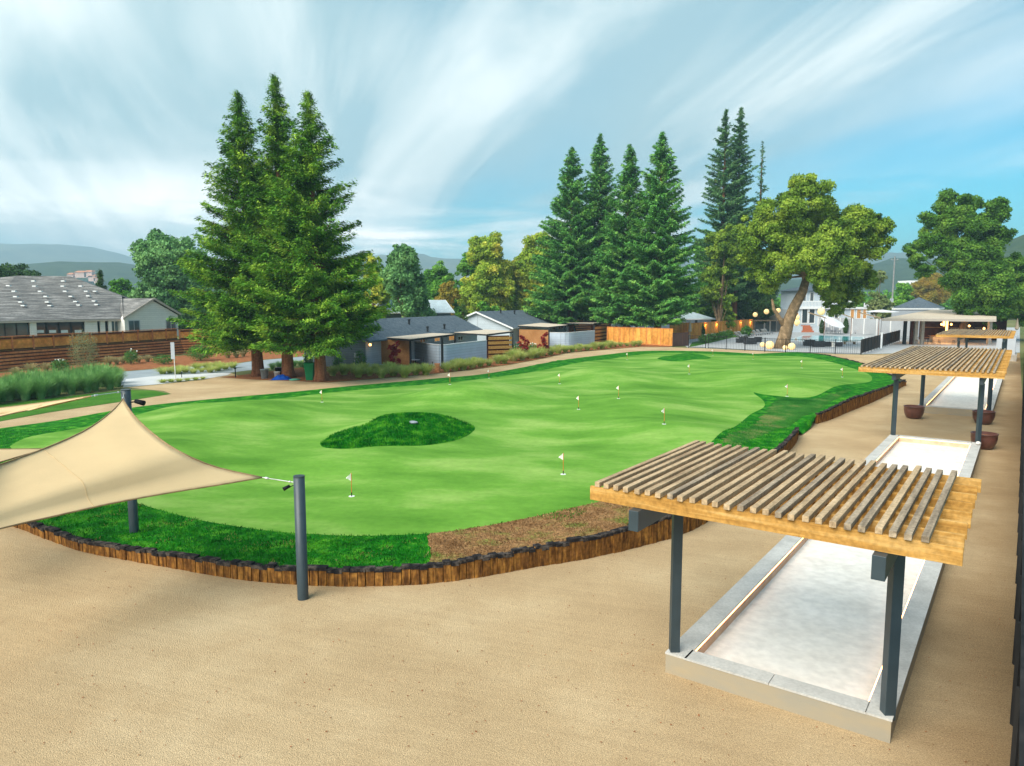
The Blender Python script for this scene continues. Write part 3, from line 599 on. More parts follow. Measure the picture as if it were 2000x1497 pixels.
RG = 'three redwoods standing together in the mulch'
def base_of(px, py): p = G(px, py); return (p.x, p.y, 0)
def topz(b, py): return CH+ray(CX, py).z*b[1]/ray(CX, py).y
b = base_of(505, 735); conifer('redwood_tree', 'left one of the three big redwoods in the mulch, next to the grey bucket', b, topz(b, 180), 7.0, 'redwood_a', 11, .125, RG, lean=-.035, trunk=.5, dens=1.35)
b = base_of(563, 738); conifer('redwood_tree', 'tallest middle redwood of the three in the mulch, blue tarp at its foot', b, topz(b, 148), 5.6, 'redwood_a', 12, .14, RG, lean=-.012, trunk=.5, dens=1.35)
b = base_of(627, 745); conifer('redwood_tree', 'right one of the three big redwoods, beside the green bin', b, topz(b, 180), 6.6, 'redwood_a', 13, .135, RG, lean=-.016, trunk=.48, dens=1.35)
RG2 = 'row of redwoods behind the low orange fence'
for px, py, ty, rr, sd, lean, lb in ((1114, 662, 288, 9.0, 21, .0, 'leftmost redwood of the row, behind the slatted screen of the right cottage'), (1167, 660, 262, 8.0, 22, .0, 'second redwood from the left in the row behind the cottages'),
                           (1223, 668, 283, 7.4, 23, 0, 'redwood whose trunk stands in front of the low orange fence, nearer the cottage'), (1283, 671, 258, 8.0, 24, .003, 'redwood whose trunk stands in front of the light blue garage')):
    b = base_of(px, py); conifer('redwood_tree', lb, b, topz(b, ty), rr, 'redwood_b', sd, .115, RG2, lean=lean, trunk=.62, leaf=.34, dens=1.0, top=.86)
RG3 = 'tall thin redwoods far behind the cabanas'
for px, Y, ty, rr, sd, lb in ((1405, 165, 214, 7.5, 31, 'tall thin redwood far behind, left of the pair with twin tips'), (1433, 168, 210, 7.2, 32, 'tall thin redwood far behind, right of the pair with twin tips')):
    p = at(px, 640, Y); b = (p.x, p.y, 0); conifer('redwood_tree', lb, b, CH+ray(px, ty).z*Y/ray(px, ty).y, rr, 'redwood_c', sd, .16, RG3, trunk=.7, leaf=.42, dens=.75, top=.8, sparse=1)
p = at(1476, 640, 175); conifer('redwood_tree', 'thin sparse redwood showing over the left of the big oak', (p.x, p.y, 0), 45, 4.5, 'redwood_c', 33, .2, RG3, trunk=.6, leaf=.5, dens=.3, sparse=1)

# big leaning oak by the pool
b = base_of(1528, 681); k = G(1528, 681).y/F_                       # metres per picture pixel at its distance
def ob(x, y, r_, dy=0): return ((x-1528)*k, dy*k, (681-y)*k, r_*k)
OAK = [ob(1560, 395, 42), ob(1510, 425, 45), ob(1545, 455, 52, 20), ob(1600, 450, 48), ob(1480, 470, 42), ob(1640, 455, 42, -15), ob(1680, 465, 40), ob(1700, 490, 30), ob(1590, 505, 48, -50), ob(1535, 510, 45, -40), ob(1650, 510, 42, 10),
       ob(1500, 540, 34), ob(1475, 510, 34, 30), ob(1560, 372, 24, 10), ob(1690, 440, 26), ob(1620, 560, 34, 10), ob(1655, 560, 34, 20), ob(1565, 545, 24, -60), ob(1460, 455, 30, 30), ob(1600, 415, 30, 10), ob(1640, 595, 24, 30), ob(1695, 540, 28, 30), ob(1670, 585, 20, 30)]
L = lambda *a: [((x-1528)*k, dy*k, (681-y)*k) for x, y, dy in a]
blob_tree('oak_tree', 'big leaning oak with a forked trunk and wide crown beside the swimming pool', b, OAK, 'oak_leaf', 41, .30, 230, .5, 'bark_oak',
          limbs=[(L((1526, 686, 0), (1531, 660, 0), (1537, 630, 0), (1548, 600, 0), (1563, 570, 0), (1570, 540, 0)), [1.25, .95, .85, .75, .65, .5]), (L((1533, 640, 0), (1520, 622, 0), (1508, 604, 0), (1504, 585, 0)), [.55, .32, .25, .15]),
                 (L((1570, 545, 0), (1600, 520, 0), (1640, 490, 0)), [.45, .3, .15]), (L((1568, 550, 0), (1545, 500, 0), (1530, 450, 0)), [.4, .3, .15])])
# oak behind the pavilion on the right
b2 = G(1885, 668); k = b2.y/F_
ob2 = lambda x, y, r_, dy=0: ((x-1885)*k, dy*k, (668-y)*k, r_*k)
blob_tree('oak_tree', 'rounded dark green oak growing through the beige pavilion roof', tuple(b2), [ob2(1850, 410, 34), ob2(1820, 430, 32), ob2(1895, 425, 36), ob2(1930, 420, 28), ob2(1870, 455, 44), ob2(1815, 480, 32), ob2(1920, 470, 36), ob2(1780, 500, 26), ob2(1850, 505, 40, -20),
          ob2(1900, 520, 44, -20), ob2(1945, 540, 40), ob2(1850, 555, 40, -40), ob2(1900, 575, 46, -40), ob2(1960, 580, 42), ob2(1985, 560, 34), ob2(1860, 590, 26, -30), ob2(1940, 615, 28, -10), ob2(1795, 530, 20), ob2(1990, 610, 26), ob2(1835, 395, 16), ob2(2012, 572, 36), ob2(2040, 600, 34), ob2(1965, 525, 26), ob2(2015, 625, 24)], 'oak_dark', 42, .32, 210, .36, 'bark_oak',
          limbs=[([(0, 0, -.1), (-1.0, 0, 1.6), (.3, 0, 5), (.6, 0, 9)], [.7, .6, .5, .4]), ([(.1, 0, 2.4), (-1.5, 0, 5), (-2.6, 0, 8)], [.4, .3, .2])])

def bg_tree(name, label, px, base_y, Y, x0, x1, ty, m, seed, n=14, leaf=.42, per=120, group='trees behind the buildings', trunk=.35, low=None, bark='bark_oak'):
    k = Y/F_; c = at((x0+x1)/2, 600, Y); wd = (x1-x0)/2*k; H = CH-(ty-HY)*k; lo = 1.2
    rad = min(wd, (H-lo)/2)*.5
    return blob_tree(name, label, (c.x, Y, 0), cloud_blobs(seed, n+6, wd-rad*.6, H-lo-rad*1.5, lo+rad*.7, rad, min(wd, 9)), m, seed, leaf, per, trunk, bark, group)
bg_tree('broadleaf_tree', 'large round mid green tree behind the grey-roofed houses, left of the redwoods', 0, 0, 120, 262, 410, 460, 'leaf_blue', 51, 26, low=575)
bg_tree('broadleaf_tree', 'dark green tree top behind the left end of the tiled roof', 0, 0, 130, -80, 68, 512, 'leaf_dark', 52, 16, low=580)
conifer('cypress_tree', 'small dark conical tree behind the tiled roof ridge', (at(199, 590, 115).x, 115, 0), CH+62*115/F_, 1.7, 'leaf_dark', 53, .2, None, leaf=.4)
bg_tree('broadleaf_tree', 'low olive green tree behind the plain grey roof', 0, 0, 130, 205, 285, 540, 'leaf_mid', 54, 10, low=590)
bg_tree('broadleaf_tree', 'grey-green airy tree behind the left cottage roof', 0, 0, 118, 738, 846, 482, 'leaf_blue', 55, 18, low=600)
bg_tree('broadleaf_tree', 'yellow-green tree just right of the big redwoods', 0, 0, 125, 690, 775, 484, 'leaf_yellow', 56, 10, low=600)
bg_tree('broadleaf_tree', 'wide yellow-green tree, middle of the autumn trees behind the right cottage', 0, 0, 150, 900, 1010, 466, 'leaf_yellow', 57, 22, low=590)
bg_tree('broadleaf_tree', 'golden tree beside the leftmost of the row redwoods', 0, 0, 155, 985, 1085, 462, 'leaf_yellow', 58, 20, low=600)
bg_tree('broadleaf_tree', 'mid green tree filling the gap right of the airy grey-green tree', 0, 0, 165, 815, 900, 515, 'leaf_mid', 91, 14)
bg_tree('broadleaf_tree', 'light green tree between the golden tree and the redwood row', 0, 0, 172, 1030, 1110, 485, 'leaf_yellow', 92, 14)
bg_tree('broadleaf_tree', 'small orange-tinted tree behind the pale-roofed house', 0, 0, 145, 838, 905, 548, 'leaf_orange', 59, 10, low=600)
bg_tree('broadleaf_tree', 'green tree showing between the pale house and the yellow trees', 0, 0, 160, 880, 950, 500, 'leaf_mid', 60, 12, low=610)
bg_tree('broadleaf_tree', 'low green tree behind the ridge of the right cottage', 0, 0, 140, 925, 985, 582, 'leaf_mid', 61, 8, low=612)
bg_tree('broadleaf_tree', 'dark green tree behind the garage with the light roof', 0, 0, 175, 1340, 1425, 470, 'leaf_mid', 62, 16, low=590)
bg_tree('broadleaf_tree', 'dark broad tree behind the cabanas, below the thin redwoods', 0, 0, 170, 1425, 1520, 500, 'leaf_dark', 63, 18, low=620)
bg_tree('broadleaf_tree', 'olive tree left of the big oak crown', 0, 0, 150, 1362, 1450, 432, 'oak_leaf', 64, 14, low=540)
bg_tree('broadleaf_tree', 'bright lime green tree glimpsed behind the cabanas', 0, 0, 200, 1418, 1460, 540, 'leaf_lime', 65, 6, low=610)
bg_tree('broadleaf_tree', 'pale willow-like tree between the oak and the utility pole', 0, 0, 160, 1690, 1738, 530, 'leaf_pale', 66, 9, low=615)
bg_tree('broadleaf_tree', 'round green tree right of the utility pole', 0, 0, 190, 1738, 1785, 555, 'leaf_mid', 67, 9, low=610)
bg_tree('broadleaf_tree', 'ochre tree behind the white building by the right oak', 0, 0, 260, 1765, 1850, 535, 'leaf_orange', 68, 10, low=600)
bg_tree('broadleaf_tree', 'dark tree mass behind the redwood row near the cottages', 0, 0, 170, 1060, 1200, 520, 'leaf_mid', 69, 18, low=610)
bg_tree('broadleaf_tree', 'green tree behind the redwood row and garage', 0, 0, 170, 1190, 1350, 520, 'leaf_dark', 70, 18, low=610)
# strip of distant woods along the valley
def woods(name, x0, x1, Y, ty, m, seed):
    r = np.random.default_rng(seed); k = Y/F_; C = []
    X0, X1 = (x0-CX)*k, (x1-CX)*k; H = CH-(ty-HY)*k; n = int((X1-X0)*1.2)
    Cs = []; 
    for i in range(n):
        hh = H*r.uniform(.55, 1.0); c = np.array([r.uniform(X0, X1), Y+r.uniform(-14, 14), hh*.55]); u = unit(r.normal(size=(140, 3)))*r.uniform(.6, 1, (140, 1))
        Cs.append(c+u*np.array([hh*.45, hh*.45, hh*.45]))
    c = np.concatenate(Cs); d = unit(r.normal(size=c.shape)); bv = unit(np.cross(d, r.normal(size=c.shape)))
    o = cards(name, c, d*.75, bv*.5, m); o['kind'] = 'stuff'
woods('woods', -300, 420, 200, 560, 'leaf_dark', 1); woods('woods', 700, 1400, 230, 562, 'leaf_mid', 2); woods('woods', 1400, 2200, 300, 565, 'leaf_mid', 3)
woods('woods', 640, 1000, 190, 560, 'leaf_mid', 4)

# ornamental grasses along the cottages
g1 = [G(x, y) for x, y in ((700, 738), (722, 735), (745, 739), (768, 735), (790, 738), (812, 733), (832, 733), (710, 731), (735, 729), (760, 730), (785, 730), (808, 727), (650, 735), (672, 733), (690, 729))]
spread(tuft('tufted_plant', '', 'plant', .75, .75, 'grass_tuft', 380, 1, .022), g1, 'grass clumps in the first bed by the left cottage', 'feathery grass clump before the left cottage rust panel', (1.05, 1.6))
g2 = [G(x, y) for x, y in ((872, 727), (888, 725), (905, 723), (922, 720), (938, 717), (955, 715), (973, 711), (985, 711), (895, 719), (930, 713))]
spread(tuft('tufted_plant', '', 'plant', .75, .75, 'grass_tuft', 380, 2, .022), g2, 'grass clumps in front of the pale curved privacy wall', 'feathery grass clump before the left pale privacy wall', (1.05, 1.6))
g3 = [G(x, y) for x, y in ((1003, 706), (1020, 704), (1038, 701), (1048, 699), (1060, 696), (1075, 694), (1090, 691), (1104, 689), (1118, 688), (1132, 686), (1147, 685), (1162, 683), (1176, 682), (1190, 680), (1030, 698), (1010, 701))]
spread(tuft('tufted_plant', '', 'plant', .8, .85, 'grass_tuft', 380, 3, .03), g3, 'grass clumps in the bed by the right cottage', 'feathery grass clump in the bed before the right cottage', (1.15, 1.75))
g4 = [G(x, y) for x, y in ((1200, 678), (1212, 677), (1225, 677), (1237, 677), (1248, 676), (1262, 674), (1276, 674), (1290, 674), (1303, 674))]
spread(tuft('tufted_plant', '', 'plant', .8, .9, 'grass_tuft', 300, 4, .035), g4, 'grass clumps before the low orange fence', 'low grass clump at the foot of the low orange fence', (.8, 1.2))
g5 = [G(x, y) for x, y in [(i, 787-i*.135+random.uniform(-4, 4)) for i in range(-160, 240, 15)]+[(i, 778-i*.14+random.uniform(-3, 3)) for i in range(-150, 232, 17)]]
spread(tuft('tufted_plant', '', 'plant', 1.6, .95, 'grass_tall', 620, 5, .020), g5, 'tall grass hedge beside the lawn', 'tall upright grass in the dense row beside the left lawn', (.85, 1.15))
g6 = [G(x, y) for x, y in ((318, 731), (332, 729), (347, 731), (362, 728), (378, 730), (394, 727), (410, 728), (425, 725), (440, 722), (455, 719), (385, 722), (405, 721), (425, 719), (350, 724))]
spread(tuft('tufted_plant', '', 'plant', .6, .8, 'grass_tuft', 320, 6, .022), g6, 'grass clumps between the road and the sign', 'grass clump between asphalt road and sign post', (.8, 1.3))
g7 = [G(x, y) for x, y in ((318, 748), (334, 747), (350, 746), (366, 744), (382, 743), (396, 741))]
spread(tuft('tufted_plant', '', 'plant', .3, .6, 'grass_tuft', 260, 7, .022), g7, 'low grass strip beside the sidewalk', 'low grass tuft between sidewalk and gravel', (.8, 1.1))
g8 = [G(x, y) for x, y in ((212, 714), (228, 712), (240, 710), (270, 709), (288, 707), (30, 733), (60, 730), (90, 726), (445, 700), (462, 699), (475, 697))]
spread(tuft('tufted_plant', '', 'plant', .9, .8, 'grass_tan', 280, 8, .022), g8, 'tan grass clumps along the timber steps', 'tan grass clump below the stepped timber wall', (.8, 1.2))
g9 = [G(x, y) for x, y in ((532, 722), (545, 720), (575, 716), (588, 718), (596, 722), (610, 712))]
spread(tuft('tufted_plant', '', 'plant', .7, .6, 'grass_tall', 260, 9, .022), g9, 'grass behind the big redwoods', 'green grass clump behind the three redwood trunks', (.8, 1.2))
# shrubs
def one(o, px, py, s=1, rz=0): return place(o, G(px, py), rz, s)
one(bush('shrub', 'dark green shrub with white flowers in the mulch near the left edge', 'shrub', .9, 1.3, 'shrub', 1500, 1, .1, flowers=14), 118, 728)
one(bush('shrub', 'tall wispy grey-green shrub rising above the timber wall', 'shrub', 1.4, 4.0, 'shrub_grey', 3200, 2, .10), 166, 727, 1.0)
one(bush('shrub', 'small dark shrub with white flowers against the timber steps, nearest the sign', 'shrub', .8, 1.6, 'shrub', 1400, 3, .1, flowers=8), 256, 712)
one(bush('shrub', 'rounded green shrub just behind the street sign', 'shrub', 1.2, 1.1, 'shrub', 1500, 4, .1), 320, 712)
one(bush('shrub', 'dark blue-green shrub at the left foot of the redwoods', 'shrub', 1.7, 1.9, 'shrub', 2600, 5, .12), 392, 705)
one(bush('shrub', 'leafy dark plant growing behind the green bin', 'shrub', .5, 2.3, 'shrub', 700, 6, .14), 603, 728)
one(bush('shrub', 'small glossy shrub against the dark cottage end wall', 'shrub', .55, 1.5, 'shrub', 600, 7, .13), 661, 725)
one(bush('shrub', 'green shrub in the corner between cottage end wall and rust panel', 'shrub', .7, 2.0, 'shrub', 1200, 8, .1), 704, 722)
one(bush('shrub', 'flowering shrub between the grass clumps left of the right cottage', 'shrub', .9, 1.7, 'shrub', 1200, 9, .12, flowers=22), 1013, 697)
one(bush('shrub', 'flowering shrub in front of the right rust panel', 'shrub', .8, 1.5, 'shrub', 1000, 10, .12, flowers=20), 1040, 694)
for i, (x, y, h_, w_, lb) in enumerate(((768, 721, 3.0, .95, 'young red-leaved maple before the rust panel of the left cottage'), (1022, 700, 3.0, 1.0, 'young red-leaved maple left of the right cottage rust panel'), (1060, 696, 3.3, .9, 'young red-leaved maple in front of the right cottage rust panel'))):
    kk = G(x, y); r_ = random.Random(i); bl = [(r_.uniform(-.6, .6)*w_, r_.uniform(-.3, .3), h_*(.28+.66*q/9), w_*(.46-.022*q)) for q in range(9)]
    blob_tree('maple_tree', lb, tuple(kk), bl, 'leaf_red', 80+i, .14, 420, .05, 'bark', 'young red maples')

# ================================================================= SAILS AND POSTS
def sail_post(label, b, t, rad, lampdir):
    p = thing('sail_post', label, 'post', tuple(b), 0, 'steel posts of the shade sails')
    d = Vector(t)-Vector(b)
    MB().tube([Vector(b)-Vector((0, 0, .3)), Vector(b), Vector(t)], [rad, rad, rad], 28).build('pole', 'steel', p, smooth=True)
    MB().lathe([(rad*1.02, 0), (rad*1.02, .03)], Vector(t)-Vector((0, 0, .012)), 28).build('cap', 'steel', p)
    return p
pb = G(592, 1170); pz = hgt(pb, 931); P1 = sail_post('dark grey round steel post standing on the gravel before the timber wall', pb, Vector((pb.x-.0, pb.y, pz)), .125, -1)
qb = G(262, 1036, .35); qz = hgt(qb, 762); P2 = sail_post('dark grey round steel post rising from the turf under the beige sail', qb, Vector((qb.x, qb.y, qz)), .125, 1)
def flood(label, P, d, s=1):
    f = thing('floodlight', label, 'lamp', tuple(P), 0, 'floodlights on the sail posts')
    d = Vector(d).normalized(); e = Vector(P)+d*.16*s
    MB().tube([P, e], .018*s, 8).build('arm', 'black', f)
    q = e+d*.10*s; a = q+Vector((d.x, d.y, -.35))*.14*s; MB().tube([q-d*.12*s+Vector((0, 0, .02)), a], [.06*s, .075*s], 14).build('head', 'black', f, smooth=True)
flood('small black spotlight clamped to the left of the nearer sail post', Vector((pb.x-.12, pb.y-.02, hgt(pb, 948))), (-.9, -.4, -.25), .6)
flood('black floodlight on an arm to the right of the sail post on the turf', Vector((qb.x+.12, qb.y, hgt(qb, 786))), (1, -.1, .1), 1.0)
def edge(px, zs, n=24):
    P = [(*G(p[0], p[1], z)[:2], z) for p, z in zip(px, zs)]; L = smooth_line(P, .05)
    idx = np.linspace(0, len(L)-1, n).astype(int); return [np.array(L[i]) for i in idx]
def coons(name, label, c0, c1, d0, d1, group):
    """c0: A->B, c1: D->C, d0: A->D, d1: B->C"""
    n, m_ = len(c0), len(d0); V = []
    for j in range(m_):
        v = j/(m_-1)
        for i in range(n):
            u = i/(n-1); V.append((1-v)*c0[i]+v*c1[i]+(1-u)*d0[j]+u*d1[j]-((1-u)*(1-v)*c0[0]+u*(1-v)*c0[-1]+(1-u)*v*c1[0]+u*v*c1[-1]))
    t = thing('shade_sail', label, 'shade sail', tuple(V[0]), 0, group)
    fs = [(j*n+i, j*n+i+1, (j+1)*n+i+1, (j+1)*n+i) for j in range(m_-1) for i in range(n-1)]
    o = MB().add(V, fs).build('fabric', 'sail', t, smooth=True); s = o.modifiers.new('thickness', 'SOLIDIFY'); s.thickness = .006
    for e in (c0, c1, d0, d1): MB().tube([tuple(q) for q in e], .017, 6).build('hem', 'hem', t, smooth=True)
    VA = np.array(V).reshape(m_, n, 3); jj = int(m_*.46); pa, pb_ = VA[jj, 0], VA[jj, n-1]; nn = np.array([-(pb_-pa)[1], (pb_-pa)[0]]); a = []
    for i in range(n):
        sd_ = (VA[:, i, :2]-pa[:2]) @ nn
        for j in range(m_-1):
            if sd_[j] == 0 or sd_[j]*sd_[j+1] < 0: q = sd_[j]/(sd_[j]-sd_[j+1]); a.append(tuple(VA[j, i]*(1-q)+VA[j+1, i]*q+np.array([0, 0, .008]))); break
    if len(a) > 2: MB().tube(a, .004, 4).build('seam', 'seam_thread', t)
    return t, V
SG = 'beige shade sails at the left'
zT = qz-.22
top = (240, 779); rc = (512, 934)
zR = pz-.12
eTR = edge([(240, 780), (262, 812), (300, 848), (350, 882), (420, 912), (512, 933)], [zT, zT-.17, zT-.42, zT-.68, zR+.3, zR])
eRC = edge([(512, 933), (430, 947), (330, 963), (216, 984), (100, 1010), (0, 1033), (-260, 1102)], [zR, zR+.0, zR+.0, zR+.0, zR+.02, zR+.05, zR+.2])
eTD = edge([(240, 780), (216, 806), (168, 840), (90, 875), (0, 908), (-120, 950), (-260, 985)], [zT, zT-.15, zT-.35, zT-.5, zT-.6, zT-.55, zT-.4])
A_, B_ = eTD[-1], eRC[-1]; eDC = [A_+(B_-A_)*q/23-np.array([0, 0, .25*math.sin(math.pi*q/23)]) for q in range(24)]
sl_, SV = coons('s', 'largest beige shade sail, stretched between the two grey posts', eTR, eDC, eTD, eRC, SG)
e1 = edge([(88, 877), (0, 878), (-200, 880)], [2.9, 3.0, 3.1]); e2 = edge([(88, 877), (0, 903), (-200, 960)], [2.9, 2.9, 2.9]); c_ = [e1[-1]+(e2[-1]-e1[-1])*q/23 for q in range(24)]
coons('s', 'small corner of a beige shade sail behind the largest one at the left edge', e1, [e2[-1]]*24, e2, c_, SG)
e1 = edge([(178, 774), (90, 786), (0, 797), (-200, 818)], [zT+.25, 3.9, 3.7, 3.5]); e2 = edge([(178, 774), (90, 795), (0, 814), (-200, 872)], [zT+.25, 3.8, 3.6, 3.2]); c_ = [e1[-1]+(e2[-1]-e1[-1])*q/23 for q in range(24)]
coons('s', 'narrow beige sail over the lawn, tied by a cable to the farther post', e1, [e2[-1]]*24, e2, c_, SG)
def cable(label, a, b):
    t = thing('turnbuckle', label, 'cable', tuple(a), 0, 'cables holding the sails'); a, b = Vector(a), Vector(b)
    MB().tube([a, b], .012, 6).build('cable', 'cable', t)
    for q in (.1, .85): c = a.lerp(b, q); MB().tube([c, c.lerp(b, .10)], .028, 8).build('shackle', 'cable', t)
cable('silver cable between the right corner of the largest sail and the nearer post', eTR[-1], (pb.x-.1, pb.y, pz-.14))
cable('short silver link at the top corner of the largest sail', eTR[0], (qb.x, qb.y-.1, qz-.08))
cable('silver cable from the narrow sail over the lawn to the farther post', e1[0], (qb.x-.1, qb.y, qz-.05))

# ================================================================= BOCCE COURTS, PERGOLAS
u0, u1, v0, v1 = 11.9, 39.05, -5.0, -1.28
def court(label, u0, u1, v0, v1, hc, wd=.36):
    t = thing('bocce_court', label, 'bocce court', tuple(UV(u0, v0)), 0, 'bocce courts beside the green')
    def quad(a, b, c, d, z0, z1): return [UV(a, b, z0), UV(c, b, z0), UV(c, d, z0), UV(a, d, z0)]
    for nm, (a, b, c, d) in {'l': (u0, v0, u1, v0+wd), 'r': (u0, v1-wd, u1, v1), 'f': (u0, v0+wd, u0+wd, v1-wd), 'b': (u1-wd, v0+wd, u1, v1-wd)}.items():
        MB().extr(quad(a, b, c, d, -.06, 0), (0, 0, hc+.06)).build('curb_base', 'curb_side', t)
        e = .012
        ei = .035 if nm in 'lb' else .012
        parts = [(a, c)] if nm in 'fb' else [(a+(c-a)*i/9, a+(c-a)*(i+1)/9-.008) for i in range(9)]
        if nm in 'fb': m_ = (b+d)/2; bl = [(b, m_-.006), (m_+.006, d)]
        cap = MB()
        if nm in 'fb':
            for bb, dd in bl: cap.extr(quad(a-(ei if nm == 'b' else e), bb, c+e, dd, hc, 0), (0, 0, .035))
        else:
            for aa, cc in parts: cap.extr(quad(aa, b-e, cc, d+ei, hc, 0), (0, 0, .035))
        cap.build('coping', 'curb', t)
    s = MB().add([UV(u0+wd, v0+wd, hc-.22), UV(u1-wd, v0+wd, hc-.22), UV(u1-wd, v1-wd, hc-.22), UV(u0+wd, v1-wd, hc-.22)], [(0, 1, 2, 3)]); s.build('playing_surface', 'court', t)
    # timber bumper boards and the warm light strip that runs under the coping
    for a, b in ((UV(u0+wd, v0+wd+.03), UV(u1-wd, v0+wd+.03)), (UV(u0+wd, v1-wd-.03), UV(u1-wd, v1-wd-.03)), (UV(u1-wd-.03, v0+wd+.07), UV(u1-wd-.03, v1-wd-.07)), (UV(u0+wd+.03, v0+wd+.07), UV(u0+wd+.03, v1-wd-.07))):
        z = Vector((0, 0, hc-.125)); MB().beam(a+z, b+z, .03, .19).build('bumper_board', 'copper', t)
        ctr = UV((u0+u1)/2, (v0+v1)/2); mid = (a+b)/2; 
        z = Vector((0, 0, hc-.016)); MB().beam(a+z, b+z, .022, .014).build('light_strip', 'led', t)
    return t
HC = .36
court('nearest bocce court with pale concrete rim and warm light strip', u0, u1, v0, v1, HC)
court('second bocce court, beyond the two round brown planters', 50.7, 76.0, -5.1, -1.22, .42)
def bevel_beam(name, a, b, w_, h_, m, t, bev=.006):
    return MB().beam(a, b, w_, h_).build(name, m, t, bevel=bev)
def pergola(label, bases, top_z, U0, U1, V0, V1, steel_v, group, nslat=27, njoist=8, beam_u=None, ps=.17, sh=.085):
    t = thing('pergola', label, 'pergola', tuple(UV(U0, V0)), 0, group)
    zj = top_z-sh-.24; zb = zj-.34
    for (u, v, z) in bases: bevel_beam('post', UV(u, v, z-.05), UV(u, v, zb), ps, ps, 'steel', t)
    for v in steel_v: bevel_beam('steel_beam', UV(beam_u[0], v, zj-.17), UV(beam_u[1], v, zj-.17), .17, .335, 'steel', t)
    for i in range(njoist):
        u = U0+(U1-U0)*i/(njoist-1); dv = random.uniform(-.02, .02)
        o = bevel_beam('joist', UV(u, V0+dv, zj+.12), UV(u, V1+dv, zj+.12), .055 if i else .06, .235, 'cedar_fresh', t, .004)
    for i in range(nslat):
        v = V0+.14+(V1-V0-.55)*i/(nslat-1)+random.uniform(-.012, .012); a = random.uniform(-.10, .10)
        bevel_beam('slat', UV(U0-.06+a*.4, v, zj+.24+sh/2), UV(U1+.10+a, v+random.uniform(-.015, .015), zj+.24+sh/2), .09, sh, 'cedar_weather' if random.random() < .3 else 'cedar_top', t, .004)
    return t
PG = 'timber pergolas over the court ends'
zt = 3.82
pergola('nearest timber pergola on two dark steel posts over the court end', [(12.05, -4.9, HC), (12.08, -1.36, HC)], zt, 10.42, 14.75, -5.8, -.45, (-4.9, -1.36), PG, 27, 8, (10.22, 14.4))
pergola('long timber pergola spanning the gap between the two bocce courts', [(39.0-.1, -4.88, HC), (38.9, -1.4, HC), (50.8, -4.9, .4), (50.8, -1.4, .4)], zt, 37.8, 57.3, -6.38, -.55, (-4.88, -1.4), PG, 27, 16, (38.0, 57.0))
pergola('farthest timber pergola, in front of the beige pavilion', [(82, -5.1, 0), (82, -1.5, 0), (94, -5.1, 0), (94, -1.5, 0)], zt, 81, 97.5, -7.0, -.75, (-5.1, -1.5), PG, 27, 14, (81.2, 97.3))
# planters
def pot(label, P, s=1):
    t = thing('planter_bowl', label, 'planter', tuple(P), 0, 'round brown planter bowls at the courts')
    MB().lathe([(.27, 0), (.40, .07), (.51, .32), (.545, .54), (.535, .68), (.565, .70), (.565, .74), (.52, .74), (.49, .60), (.3, .56)], P, 32).build('bowl', 'pot', t, smooth=True)
    MB().lathe([(.485, .60), (.46, .62), (.2, .635)], P, 20).build('soil', 'mulch', t)
pot('round brown glazed planter at the left corner of the second court', UV(48.0, -5.0)); pot('round brown glazed planter behind the right pergola post, at the front of the second court', UV(48.0, -1.55)); pot('round brown glazed planter just beyond the far right corner of the nearest court', UV(39.8, -1.2))
m_ = thing('court_ball', 'small white ball lying on the far right curb corner of the nearest court', 'ball', tuple(UV(38.3, -1.36, HC+.1)))
MB().lathe([(.02, -.08), (.08, -.05), (.11, .0), (.08, .06), (.02, .085)], UV(38.3, -1.36, HC+.12), 14).build('ball', 'offwhite', m_, smooth=True)
# screed of fence at the very right
def long_fence():
    t = thing('boundary_fence', 'tall dark timber fence running along the right edge of the gravel', 'fence', tuple(UV(5, .45)))
    MB().extr([UV(3, .30, 0), UV(120, .30, 0), UV(120, .30, 1.75), UV(3, .30, 1.75)], CN*.04).build('boards', 'fence_black', t)
    MB().extr([UV(3, .26, 1.75), UV(120, .26, 1.75), UV(120, .26, 1.80), UV(3, .26, 1.80)], CN*.14).build('rail', 'fence_black', t)
    for i in range(46): MB().beam(UV(4+i*2.4, .27, 0), UV(4+i*2.4, .27, 1.74), .06, .09).build('post', 'fence_black', t)
long_fence()

# flags on the green
FL = [((687, 970), 'white practice flag nearest the two shade-sail posts'), ((1100, 927), 'white practice flag left of the nearest pergola roof, second nearest'), ((1297, 829), 'white practice flag right of the middle of the green, above the pergola slats'),
      ((1130, 800), 'white practice flag just right of the centre of the green'), ((1093, 750), 'white practice flag beyond the middle of the green, above the centre flag'), ((1208, 779), 'white practice flag right of and behind the centre flag'), ((879, 766), 'white practice flag behind the near grass mound'),
      ((629, 786), 'white practice flag at the left part of the green, in line with the redwoods'), ((955, 739), 'white practice flag close to the far rim before the left cottage'), ((1346, 731), 'white practice flag in front of the far grass mound'), ((1538, 757), 'white practice flag above the dark notch of rough turf'),
      ((1645, 737), 'rightmost white practice flag on the green'), ((1566, 719), 'white practice flag between the rightmost flag and the pool fence'), ((1471, 702), 'white practice flag near the pool fence in line with the glowing globe'), ((1225, 703), 'white practice flag left of the far grass mound'), ((1392, 695), 'white practice flag just right of the far grass mound')]
